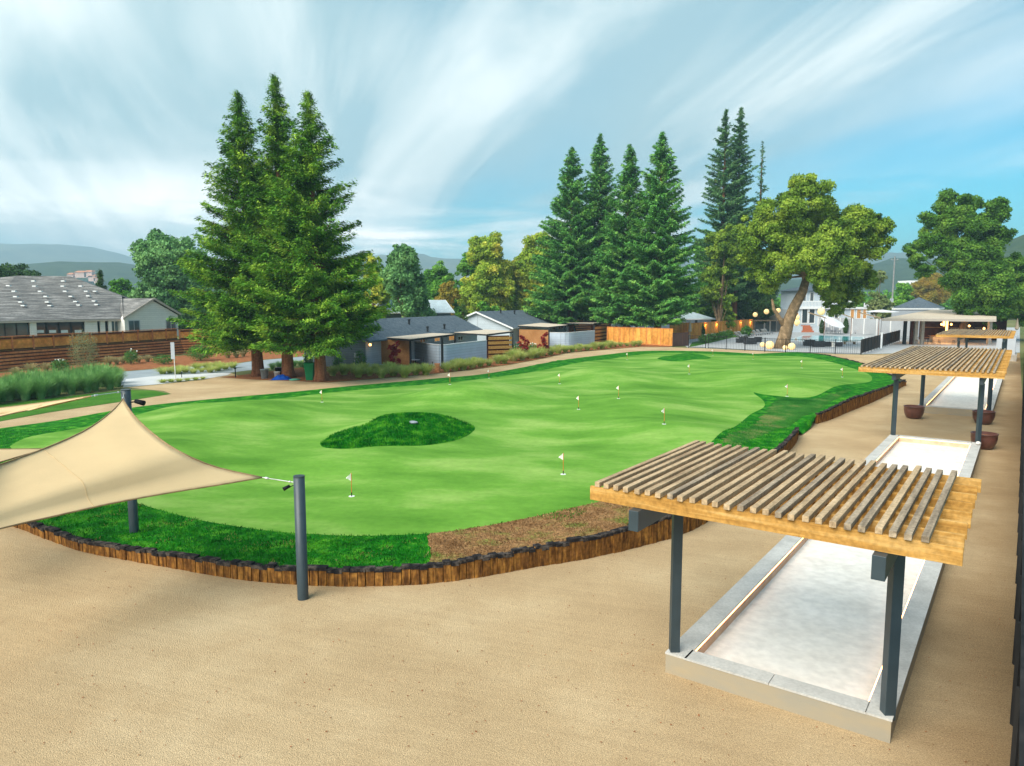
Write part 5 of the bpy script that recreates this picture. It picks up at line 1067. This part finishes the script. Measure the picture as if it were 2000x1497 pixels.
for x0, x1 in ((1474, 1492), (1494, 1503), (1505, 1516)): window_on(pS, x0, 648, x1, 626, t, 0, 'white', 'glass_teal', 0, .18)
# white main house
t = thing('main_house', 'large white two-storey house with balcony and brick steps behind the pool', 'house', tuple(at(1600, 650, 168)))
pH = Pl(at(1540, 650, 168), at(1740, 650, 170)); k2 = 168/F_; zz2 = lambda y: CH-(y-HY)*k2
L_ = pH.L
MB().extr([pH.P(0, 0), pH.P(L_, 0), pH.P(L_, 0, -12), pH.P(0, 0, -12)], (0, 0, zz2(604))).build('wall', 'siding_pale', t)
uA = pH.sz(1564, 640)[0]; uB = pH.sz(1664, 640)[0]
MB().extr([pH.P(uA, zz2(604), -2), pH.P(uB, zz2(604), -2), pH.P(uB, zz2(604), -11), pH.P(uA, zz2(604), -11)], (0, 0, 4.3)).build('upper_storey', 'siding_pale', t)
MB().slab(pH, -.3, L_+.3, zz2(604), zz2(600), -.1, .5).slab(pH, uA-.3, uB+.3, zz2(590), zz2(588), .2, .12).slab(pH, uA-.3, uB+.3, zz2(600), zz2(599), .2, .12).build('cornice', 'white', t)
bl = MB()
for i in range(int((uB-uA)/.35)): bl.slab(pH, uA+i*.35, uA+i*.35+.10, zz2(599), zz2(590), .22, .08)
b_ = bl.build('balustrade', 'white', t); b_['label'] = 'white balcony balustrade'
rf = MB(); q = [pH.P(uA-.8, zz2(604)+4.3, -1.2), pH.P(uB+.8, zz2(604)+4.3, -1.2), pH.P(uB+.8, zz2(604)+4.3, -11.8), pH.P(uA-.8, zz2(604)+4.3, -11.8)]; rf.add(q+[pH.P(uA+4, zz2(604)+5.6, -6), pH.P(uB-4, zz2(604)+5.6, -6)], [(0, 1, 5, 4), (1, 2, 5), (2, 3, 4, 5), (3, 0, 4), (3, 2, 1, 0)]).build('roof', 'roof_grey', t)
for x0, y0, x1, y1, gm in ((1553, 637, 1559, 612, 'glass_lit'), (1566, 631, 1577, 604, 'glass'), (1580, 631, 1591, 604, 'glass'), (1617, 622, 1626, 604, 'glass_teal'), (1630, 622, 1637, 606, 'glass'), (1661, 622, 1668, 605, 'glass_lit'), (1673, 622, 1681, 605, 'glass_lit'), (1685, 622, 1692, 605, 'glass_lit')): window_on(pH, x0, y0, x1, y1, t, .02, 'white', gm, 0, .2)
pU = Pl(pH.P(0, 0, -2), pH.P(L_, 0, -2))
for x0, x1 in ((1568, 1574), (1582, 1589), (1606, 1614), (1632, 1640)): window_on(pU, x0, 588, x1, 572, t, .02, 'white', 'glass', 0, .15)
for i in range(4): MB().slab(pH, pH.sz(1563, 640)[0]-i*.12, pH.sz(1580, 640)[0]+i*.12, i*-.0, 1.6-i*.4, .3+i*.35, .35).build('brick_step', 'brick', t)
MB().slab(pH, pH.sz(1541, 640)[0], pH.sz(1562, 640)[0], 0, 1.4, .2, 1.2).slab(pH, pH.sz(1581.5, 640)[0], pH.sz(1594, 640)[0], 0, 1.4, .2, 1.2).build('porch_base', 'siding_pale', t)
# second balcony block at the right
uC, uD = pH.sz(1685, 600)[0], pH.sz(1722, 600)[0]
MB().slab(pH, uC, uD, zz2(600), zz2(592), .42, .1).build('balustrade', 'white', t)
# far right buildings
t = thing('hip_roof_house', 'small house with dark grey hip roof and white eaves beside the utility pole', 'house', tuple(at(1795, 640, 160)))
q = [at(1742, 602, 150), at(1835, 602, 150), at(1845, 602, 168), at(1752, 602, 168)]; z0 = q[0].z; q = [Vector((p.x, p.y, z0)) for p in q]; ap = at(1795, 581, 158)
MB().add(q+[ap], [(0, 1, 4), (1, 2, 4), (2, 3, 4), (3, 0, 4), (3, 2, 1, 0)]).build('roof', 'roof_grey', t); MB().extr([Vector((p.x, p.y, 0)) for p in q], (0, 0, z0-.5)).build('wall', 'panel_grey', t); MB().extr([Vector((p.x, p.y, z0-.35)) for p in q], (0, 0, .33)).build('fascia', 'white', t)
t = thing('white_building', 'distant white building with a row of small windows above the dark hip roof', 'building', tuple(at(1793, 560, 300)))
pB = Pl(at(1773, 560, 300), at(1814, 560, 300)); MB().slab(pB, 0, pB.L, 0, CH-(549-HY)*300/F_, -8, 8).build('wall', 'white', t)
for x in (1780, 1788, 1796, 1804): window_on(pB, x-1.2, 555, x+1.2, 552, t, .02, 'white', 'glass', 0, .1)
MB().extr([at(1768, 574, 290), at(1818, 574, 290), at(1811, 558, 299), at(1775, 558, 299)], (0, 0, -.4)).build('roof', 'roof_grey', t)
P = at(1742, 600, 175); t = thing('utility_pole', 'tall wooden utility pole rising behind the pool house roofs', 'utility pole', (P.x, P.y, 0)); H_ = CH+89*175/F_
MB().tube([(P.x, P.y, 0), (P.x, P.y, H_)], [.22, .14], 10).build('pole', 'utility', t); MB().box((P.x, P.y, H_-.8), (1.8, .12, .12)).build('crossarm', 'utility', t); MB().box((P.x-.3, P.y-.3, CH+5*175/F_), (.6, .5, .9)).build('transformer', 'panel_grey', t)
for i in range(2): MB().lathe([(.05, 0), (.08, .1), (.04, .22)], (P.x-.7+1.4*i, P.y, H_-.74), 8).build('insulator', 'panel_grey', t)

# pavilion
t = thing('pavilion', 'open bar pavilion with a beige canopy roof around the oak', 'pavilion', tuple(at(1850, 670, 118)))
Ya, Yb = 112, 140; zf = CH-(624-HY)*Ya/F_
c = [at(1722, 622.5, Ya+2), at(1946, 624, Ya), at(1946, 607, Yb), at(1822, 605, Yb)]
MB().extr([c[0], c[1], c[2], c[3]], (0, 0, -.1)).build('canopy', 'canopy_beige', t); MB().beam(c[0]-Vector((0, 0, .2)), c[1]-Vector((0, 0, .2)), .12, .36).build('fascia', 'stucco', t)
pP = Pl(at(1762, 670, 117), at(1960, 670, 114))
for x, w_, m_ in ((1766, .42, 'steel_dark'), (1779, .40, 'bar_dark'), (1787, .50, 'stone'), (1800, .45, 'stone'), (1931, .5, 'stone')):
    P = at(x, 670, 118); MB().box((P.x, P.y, zf/2-.1), (w_, w_, zf-.2)).build('column', m_, t)
pw_ = Pl(at(1795, 670, 134), at(1965, 670, 130)); MB().slab(pw_, 0, pw_.L, 0, 4.2, -.5, .2).build('back_wall', 'bar_dark', t)
for x0, x1 in ((1808, 1850), (1852, 1900), (1905, 1925)): u, _ = pw_.sz(x0, 640); v_, _ = pw_.sz(x1, 640); MB().slab(pw_, u, v_, 2.2, 2.35, -.28, .4).build('shelf', 'bar_wood', t)
P = at(1849, 670, 124); MB().box((P.x, P.y, .55), (5.5, 1.0, 1.1)).build('counter', 'stone', t); MB().box((P.x, P.y, 1.14), (5.9, 1.3, .08)).build('countertop', 'bar_wood', t)
for i, (x, y, Y, s, lb) in enumerate(((1844, 628, 120, 1.0, 'left glowing tube pendant of the pavilion'), (1849.5, 635, 119, 1.35, 'right glowing tube pendant of the pavilion'), (1839, 634, 122, .3, 'small round bulb left of the tube pendants'), (1858, 634, 122, .3, 'small round bulb right of the tube pendants'), (1893, 637, 122, .3, 'small bulb right of the oak trunk'), (1922, 642, 121, .35, 'small bulb above the farthest pergola near the right column'))):
    P = at(x, y, Y); d = thing('pendant_lamp', lb, 'lamp', tuple(P), 0, 'warm pendant lamps in the pavilion')
    if s > .5: MB().lathe([(.12, -.8*s), (.16, -.75*s), (.16, .75*s), (.12, .8*s)], P, 12).build('lamp_shade', 'lamp_warm', d)
    else: MB().lathe([(.02, -.2), (.16, -.08), (.17, .05), (.05, .2)], P, 12).build('bulb', 'lamp_warm', d)
    MB().tube([P+Vector((0, 0, .2)), Vector((P.x, P.y, 4.0))], .02, 5).build('cord', 'black', d)
l = bpy.data.lights.new('pavilion_lamp', 'POINT'); l.energy = 260; l.color = (1, .5, .18); l.shadow_soft_size = .3; lo = bpy.data.objects.new('pavilion_light', l); COL.objects.link(lo); lo.location = at(1847, 636, 120.5)
def bar_table(label, P):
    d = thing('bar_table', label, 'table', tuple(P), 0, 'round bar tables in the pavilion'); MB().lathe([(.55, 1.02), (.55, 1.07)], P, 16).build('table_top', 'bar_wood', d); MB().lathe([(.3, 0), (.05, .05), (.05, 1.02)], P, 8).build('pedestal', 'black', d)
def stool(label, P):
    d = thing('bar_stool', label, 'stool', tuple(P), 0, 'stools in the pavilion'); MB().lathe([(.2, .72), (.2, .78)], P, 12).build('seat', 'bar_wood', d)
    for a in range(4): c_ = Vector((math.cos(a*1.57+.7), math.sin(a*1.57+.7), 0)); MB().tube([P+c_*.24, P+c_*.15+Vector((0, 0, .72))], .02, 5).build('leg', 'black', d)
for x, lb in ((1783, 'round bar table beside the stone columns'), (1797, 'round bar table right of the first stone column'), (1812, 'round bar table left of the long bar counter')): bar_table(lb, at(x, 672, 119).xy.to_3d())
for x, lb in ((1790, 'bar stool between the two left bar tables'), (1806, 'bar stool next to the third bar table'), (1822, 'bar stool in front of the left end of the counter'), (1834, 'bar stool at the middle of the counter front'), (1862, 'bar stool at the right end of the counter')): stool(lb, at(x, 672, 117.5).xy.to_3d())
def parasol(label, P, h, r_, m, tilt=0, ax=0, closed=False, square=False):
    d = thing('parasol', label, 'umbrella', tuple(P), 0, 'parasols'); P = Vector(P); MB().tube([P, P+Vector((0, 0, h))], .035, 8).build('pole', 'black' if not closed else 'white', d)
    top = P+Vector((0, 0, h)); n = 8; vs = []
    if closed: MB().lathe([(.10, -1.9), (.30, -1.75), (.22, -.9), (.12, -.2), (.03, .15)], top, 10).build('canopy', m, d); return
    Rm = Matrix.Rotation(tilt, 3, Vector((math.cos(ax), math.sin(ax), 0))); vs = [top+Rm @ Vector((0, 0, .35))]+[top+Rm @ (Vector((math.cos(i*math.tau/n+.39), math.sin(i*math.tau/n+.39), 0))*r_) for i in range(n)]
    o = MB().add(vs, [(0, i+1, (i+1) % n+1) for i in range(n)]).build('canopy', m, d); o.modifiers.new('thickness', 'SOLIDIFY').thickness = .03
    r__ = MB(); [r__.tube([vs[0]-Vector((0, 0, .08)), vs[i+1]-Vector((0, 0, .04))], .015, 4) for i in range(n)]; r__.build('ribs', 'black', d)
    MB().lathe([(.35, 0), (.35, .08), (.05, .1)], P, 14).build('base', 'panel_grey', d)
parasol('closed cream umbrella at the start of the lit fence', G(1347, 668), 3.6, 1, 'canopy_beige', closed=True)
parasol('closed beige umbrella at the far right behind the farthest pergola', G(1984, 668), 4.0, 1, 'canopy_beige', closed=True)
P = at(1625, 655, 156).xy.to_3d(); parasol('tilted white umbrella over the poolside chairs', P, 2.7, 2.7, 'canopy_white', .52, .55)
P = at(1720, 655, 135).xy.to_3d(); parasol('flat white umbrella above the pavilion roof edge', P, 5.2, 2.9, 'canopy_white', .04, 0)
for x0, x1, lb in ((1590, 1615, 'left brown thatch strip shade above the grey panel fence'), (1648, 1668, 'middle brown thatch strip shade above the grey panel fence'), (1690, 1722, 'right brown thatch strip shade above the grey panel fence')):
    a, b_ = at(x0-8, 612, 150), at(x1, 622, 146); t = thing('shade_strip', lb, 'awning', tuple(a), 0, 'thatch shades over the panel fence')
    MB().extr([a, b_, b_+Vector((.5, 2.2, .25)), a+Vector((.5, 2.2, .25))], (0, 0, -.12)).build('cover', 'thatch', t); MB().tube([Vector((b_.x, b_.y+1, 0)), b_+Vector((0, 1, 0))], .06, 6).build('post', 'bark', t)

# poolside furniture
def lounger_proto():
    t = lthing('sun_lounger', '', 'sun lounger'); MB().box((0, .2, .30), (.68, 1.35, .07)).build('seat_frame', 'wicker', t, bevel=.01); MB().box((0, .22, .37), (.62, 1.3, .08)).build('cushion', 'cushion', t, bevel=.02)
    MB().extr([Vector((x, y, z)) for x, y, z in ((-.31, -.44, .36), (.31, -.44, .36), (.31, -1.0, .98), (-.31, -1.0, .98))], (0, .07, .06)).build('backrest', 'cushion', t, bevel=.02)
    for x in (-.3, .3):
        for y in (-.4, .8): MB().box((x, y, .14), (.05, .05, .28)).build('leg', 'wicker', t)
    return t
lp = lounger_proto()
for i, (x, y) in enumerate(((1444, 660), (1450, 659), (1460, 658), (1468, 657), (1478, 656), (1486, 655), (1495, 654), (1500, 653))):
    o = lp if i == 0 else copy_tree(lp); place(o, G(x, y), R(-62), 1.15, ('white sun lounger in the row by the lit fence, nearest the wicker sofas', 'white sun lounger, second in the row from the wicker sofas', 'white sun lounger, third in the row, beside the green plant', 'white sun lounger, fourth in the row along the lit fence', 'white sun lounger, fifth in the row along the lit fence', 'white sun lounger, sixth in the row before the sliding doors', 'white sun lounger, seventh in the row before the sliding doors', 'white sun lounger at the far end of the row, near the oak trunk')[i], 'row of sun loungers before the sliding doors')
place(bush('shrub', 'spiky bright green plant among the sun loungers', 'shrub', 1.1, 2.2, 'shrub', 900, 50, .3), G(1457, 658))
def armchair_proto():
    t = lthing('armchair', '', 'chair'); MB().box((0, 0, .36), (.72, .7, .14)).build('seat_cushion', 'cushion', t, bevel=.03); MB().box((0, .36, .68), (.78, .1, .7)).build('backrest', 'panel_grey', t, bevel=.02)
    for x in (-.42, .42): MB().box((x, .02, .42), (.07, .75, .38)).build('armrest', 'panel_grey', t)
    for x in (-.36, .36):
        for y in (-.3, .3): MB().box((x, y, .13), (.05, .05, .26)).build('leg', 'black', t)
    return t
ap_ = armchair_proto()
for i, (x, y) in enumerate(((1619, 652), (1635, 652), (1673, 652.5), (1690, 652.5))):
    o = ap_ if i == 0 else copy_tree(ap_); place(o, G(x, y), .05, 1.35, ('grey armchair left of the tilted umbrella pole', 'grey armchair right of the tilted umbrella pole', 'grey armchair just right of the middle cypress', 'grey armchair beside the right cypress')[i], 'grey armchairs in front of the panel fence')
def wicker_proto():
    t = lthing('wicker_seat', '', 'sofa'); MB().box((0, 0, .24), (1.5, .8, .40)).build('base', 'wicker', t, bevel=.03); MB().box((0, .38, .62), (1.5, .12, .50)).build('backrest', 'wicker', t, bevel=.03)
    for x in (-.70, .70): MB().box((x, 0, .52), (.13, .8, .22)).build('armrest', 'wicker', t, bevel=.02)
    MB().box((0, -.03, .50), (1.22, .68, .14)).build('cushion', 'cushion', t, bevel=.03); return t
wp = wicker_proto()
WL = (((1449, 670), .3, 1.2, 'dark wicker seat at the left of the group before the loungers'), ((1465, 673), .2, 1.25, 'dark wicker seat in the middle of the left group, nearest the fence'), ((1477, 669), .4, 1.1, 'dark wicker seat next to the big glowing globe'), ((1580, 676), 3.0, 1.1, 'dark wicker seat by the pool, left of the group behind the pickets'),
      ((1598, 678), 3.1, 1.1, 'dark wicker seat by the pool behind the gate post'), ((1614, 677), 3.0, .9, 'dark wicker seat beside the pool gate'), ((1637, 677), 2.9, .8, 'dark wicker seat right of the small white table'))
for i, (p, a, s, lb) in enumerate(WL): o = wp if i == 0 else copy_tree(wp); place(o, G(*p), a+math.pi*(a < 1), s, lb, 'dark wicker seats on the pool deck')
P = G(1627, 678); t = thing('side_table', 'small white carved side table near the pool gate', 'table', tuple(P)); MB().lathe([(.34, .0), (.34, .05), (.22, .2), (.30, .42), (.22, .6), (.38, .78), (.38, .84)], P, 14).build('body', 'offwhite', t)
P = G(1659, 673); t = thing('pool_table', 'low slatted bench by the right end of the pool', 'bench', tuple(P)); MB().box(P+Vector((0, 0, .42)), (1.9, .8, .1)).build('seat', 'thatch', t)
for x in (-.8, .8): MB().box(P+Vector((x, 0, .2)), (.1, .7, .38)).build('leg', 'thatch', t)
def globe(label, P, r_, hang=False):
    t = thing('globe_lamp', label, 'lamp', tuple(P), 0, 'hanging globe lanterns' if hang else 'glowing globe lamps on the deck')
    pr_ = [(max(.02, r_*math.sin(a)), -r_*math.cos(a)) for a in np.linspace(.05, math.pi-.05, 14)]
    c = Vector(P)+(Vector((0, 0, 0)) if hang else Vector((0, 0, r_*.93)))
    MB().lathe(pr_, c, 20).build('globe', 'globe', t, smooth=True)
    if hang: MB().tube([c+Vector((0, 0, r_)), c+Vector((0, 0, r_+1.6))], .02, 5).build('cord', 'black', t)
for x, y, r_, lb in ((1503, 682, .62, 'largest glowing globe lamp left of the oak trunk'), (1489, 678, .38, 'small glowing globe tucked left of the largest globe'), (1533, 683.5, .34, 'small glowing globe just right of the oak trunk'), (1546, 683.5, .52, 'middle-sized glowing globe right of the oak trunk')): globe(lb, G(x, y), r_)
for x, y, r_, lb in ((1475, 615, .42, 'leftmost hanging globe lantern, above the cabana corner'), (1497, 609, .46, 'hanging globe lantern above the sliding doors'), (1520, 607, .42, 'hanging globe lantern in the fork of the oak'), (1604, 609, .70, 'big hanging globe lantern right of the oak trunk'), (1557, 620, .5, 'upper of two hanging globes at the lit door'), (1556.5, 630, .6, 'lower of two hanging globes at the lit door')): globe(lb, at(x, y, 128 if x < 1550 else 140), r_, True)

# pool surround coping
sheet('pool_coping', [(1534, 665), (1568, 655.6), (1600, 654.8), (1696, 657.8), (1688, 667), (1670, 669.3), (1600, 670.4)], 'concrete_walk', .013)
# things under the redwoods
def bucket(name, label, P, h, r_, m, cat='bucket'):
    t = thing(name, label, cat, tuple(P)); MB().lathe([(r_*.8, 0), (r_, h), (r_*1.06, h), (r_*1.06, h+.04), (r_*.9, h+.04)], P, 18).build('body', m, t, smooth=True)
    MB().tube([Vector(P)+Vector((math.cos(a)*r_, -r_*.3, h-.1-.16*math.sin(a))) for a in np.linspace(0, math.pi, 8)], .012, 5).build('handle', 'black', t)
bucket('bucket', 'grey plastic tub at the foot of the left redwood', G(517, 740), .82, .36, 'grey_bin'); bucket('bucket', 'black tub behind the white bucket between the redwood trunks', G(546, 731), .6, .42, 'black'); bucket('bucket', 'white bucket beside the blue tarp', G(541.5, 739), .55, .28, 'white')
t = thing('tarp', 'crumpled blue tarp at the foot of the middle redwood', 'tarp', tuple(G(550, 742))); P = G(550, 742); n = 16; vs = []
for j in range(n):
    for i in range(n): x, y = i/(n-1)-.5, j/(n-1)-.5; e = max(0, 1-4*(x*x+y*y)); vs.append((P.x+x*1.7, P.y+y*1.2+.3*x, .03+.42*e+.12*e*noise.noise(Vector((x*7, y*7, 0)))))
MB().add(vs, [(j*n+i, j*n+i+1, (j+1)*n+i+1, (j+1)*n+i) for j in range(n-1) for i in range(n-1)]).build('sheet', 'blue_tarp', t)
t = thing('bin_lid', 'flat teal lid lying between the tarp and the green bin', 'lid', tuple(G(576, 743))); MB().lathe([(.5, .02), (.48, .08), (.2, .14)], G(576, 743), 20).build('lid', 'teal_lid', t, smooth=True)
t = thing('green_bin', 'tall green bin standing left of the right redwood trunk', 'bin', tuple(G(606, 743))); P = G(606, 743); a = [P+Vector((x*.30, y*.30, 0)) for x, y in ((-1, -1), (1, -1), (1, 1), (-1, 1))]; b_ = [P+Vector((x*.42, y*.42, 1.5)) for x, y in ((-1, -1), (1, -1), (1, 1), (-1, 1))]
MB().add(a+b_, [(3, 2, 1, 0), (4, 5, 6, 7), (0, 1, 5, 4), (1, 2, 6, 5), (2, 3, 7, 6), (3, 0, 4, 7)]).build('body', 'green_bin', t, bevel=.03); MB().box(P+Vector((0, 0, 1.53)), (.92, .92, .06)).build('rim', 'green_bin', t)
P = G(343, 741); hh = hgt(P, 669); t = thing('street_sign', 'narrow pale sign plate on a thin white post by the sidewalk', 'sign', tuple(P)); MB().tube([P, P+Vector((-.05, 0, hh))], .04, 8).build('post', 'offwhite', t); MB().box(P+Vector((-.1, -.06, hh-.75)), (.34, .03, 1.5)).build('plate', 'panel_grey', t)
P = G(460, 738); t = thing('path_light', 'short black bollard light at the tip of the redwood mulch', 'bollard', tuple(P)); MB().tube([P, P+Vector((0, 0, .8))], .05, 8).build('post', 'black', t); MB().lathe([(.1, .8), (.1, .86), (.02, .92)], P, 12).build('cap', 'black', t)
for (x, y, lb) in ((355, 738, 'tiny dark path stake beside the street sign'), (845, 716, 'tiny black path light at the end of the first grass bed')):
    P = G(x, y); t = thing('path_light', lb, 'bollard', tuple(P)); MB().tube([P, P+Vector((0, 0, .45))], .03, 6).build('post', 'black', t); MB().lathe([(.08, .45), (.08, .5)], P, 10).build('cap', 'black', t)
# concrete block planter and speaker at the right
P = UV(112, -1.9); t = thing('service_cabinet', 'tall pale grey service cabinet on a concrete base at the far right', 'cabinet', tuple(P)); MB().extr([UV(104, -2.6, .3), UV(107, -2.6, .3), UV(107, -.7, .3), UV(104, -.7, .3)], (0, 0, 2.3)).build('cabinet', 'panel_grey', t); MB().extr([UV(102, -2.8, 0), UV(108, -2.8, 0), UV(108, -.5, 0), UV(102, -.5, 0)], (0, 0, .7)).build('base', 'stone', t)

# ================================================================= HILLS
def hill(name, prof, Y, depth, m, seed, label=None, nz=1.0):
    P = smooth_line([(x, y) for x, y in prof], 6); n = len(P); rows = 12; V = []; k = Y/F_
    for j in range(rows):
        v = j/(rows-1)*2-1; yy = Y+v*depth; f = (1-v*v)**.8
        for i, (x, y) in enumerate(P):
            h = max(0, (HY-y)*k+CH); nn = noise.fractal(Vector((x*.03, v*2+seed, seed)), 1, 2, 5)*h*.10*nz*(1-abs(v))
            V.append(((x-CX)*k+v*depth*.15, yy, h*f+nn*f-2))
    o = MB().add(V, [(j*n+i, j*n+i+1, (j+1)*n+i+1, (j+1)*n+i) for j in range(rows-1) for i in range(n-1)]).build(name, m, smooth=True); struct(o)
hill('mountains', [(-500, 520), (-250, 500), (-100, 496), (0, 482), (40, 480), (70, 481), (100, 485), (130, 483), (170, 484), (200, 492), (230, 501), (300, 514), (500, 520), (760, 505), (830, 501), (880, 508), (1100, 515), (1500, 505), (1700, 500), (1850, 480), (2100, 470), (2400, 500)], 3000, 900, 'hill_far', 1, nz=.6)
hill('hills', [(-300, 545), (0, 540), (65, 532), (100, 524), (150, 518), (200, 517), (260, 516), (330, 525), (500, 548), (760, 552), (830, 548), (900, 552), (1100, 556), (1500, 550), (1680, 522), (1740, 505), (1800, 520), (1900, 515), (2200, 520)], 1300, 420, 'hill_mid', 2)
hill('wooded_hill', [(1860, 580), (1890, 530), (1915, 497), (1940, 485), (1965, 474), (2000, 458), (2050, 440), (2200, 425), (2500, 450)], 620, 160, 'hill_mid', 3)
for i, (x, y, w_) in enumerate(((160, 534, 26), (175, 533, 18), (140, 538, 14), (182, 541, 16), (192, 545, 14))):
    P = at(x, y, 1020); t = thing('hillside_house', ('largest pink hillside house far behind the tiled roof', 'pale pink hillside house just right of the largest', 'leftmost small pale hillside house behind the tiled roof', 'lower hillside house right of the pink ones', 'lowest rightmost hillside house')[i], 'house', tuple(P), 0, 'far pink houses on the hillside')
    MB().box(P-Vector((0, 0, 2.5)), (w_*.6, 8, 8)).build('wall', 'house_pink', t); MB().extr([P+Vector((-w_*.34, -5, 1)), P+Vector((w_*.34, -5, 1)), P+Vector((w_*.2, 0, 3.4)), P+Vector((-w_*.2, 0, 3.4))], (0, 8, 0)).build('roof', 'pot_terra', t)
# air
hb = MB().box((0, 1900, 130), (7000, 4600, 262)).build('haze', 'white'); hb['kind'] = 'stuff'
hm = bpy.data.materials.new('haze'); hm.use_nodes = True; N = hm.node_tree.nodes; N.clear(); v = N.new('ShaderNodeVolumePrincipled'); v.inputs['Color'].default_value = (.55, .82, .98, 1); v.inputs['Density'].default_value = HAZE = .0004; v.inputs['Anisotropy'].default_value = .2
oo = N.new('ShaderNodeOutputMaterial'); hm.node_tree.links.new(v.outputs[0], oo.inputs['Volume']); hb.data.materials.clear(); hb.data.materials.append(hm); hb.display_type = 'WIRE'
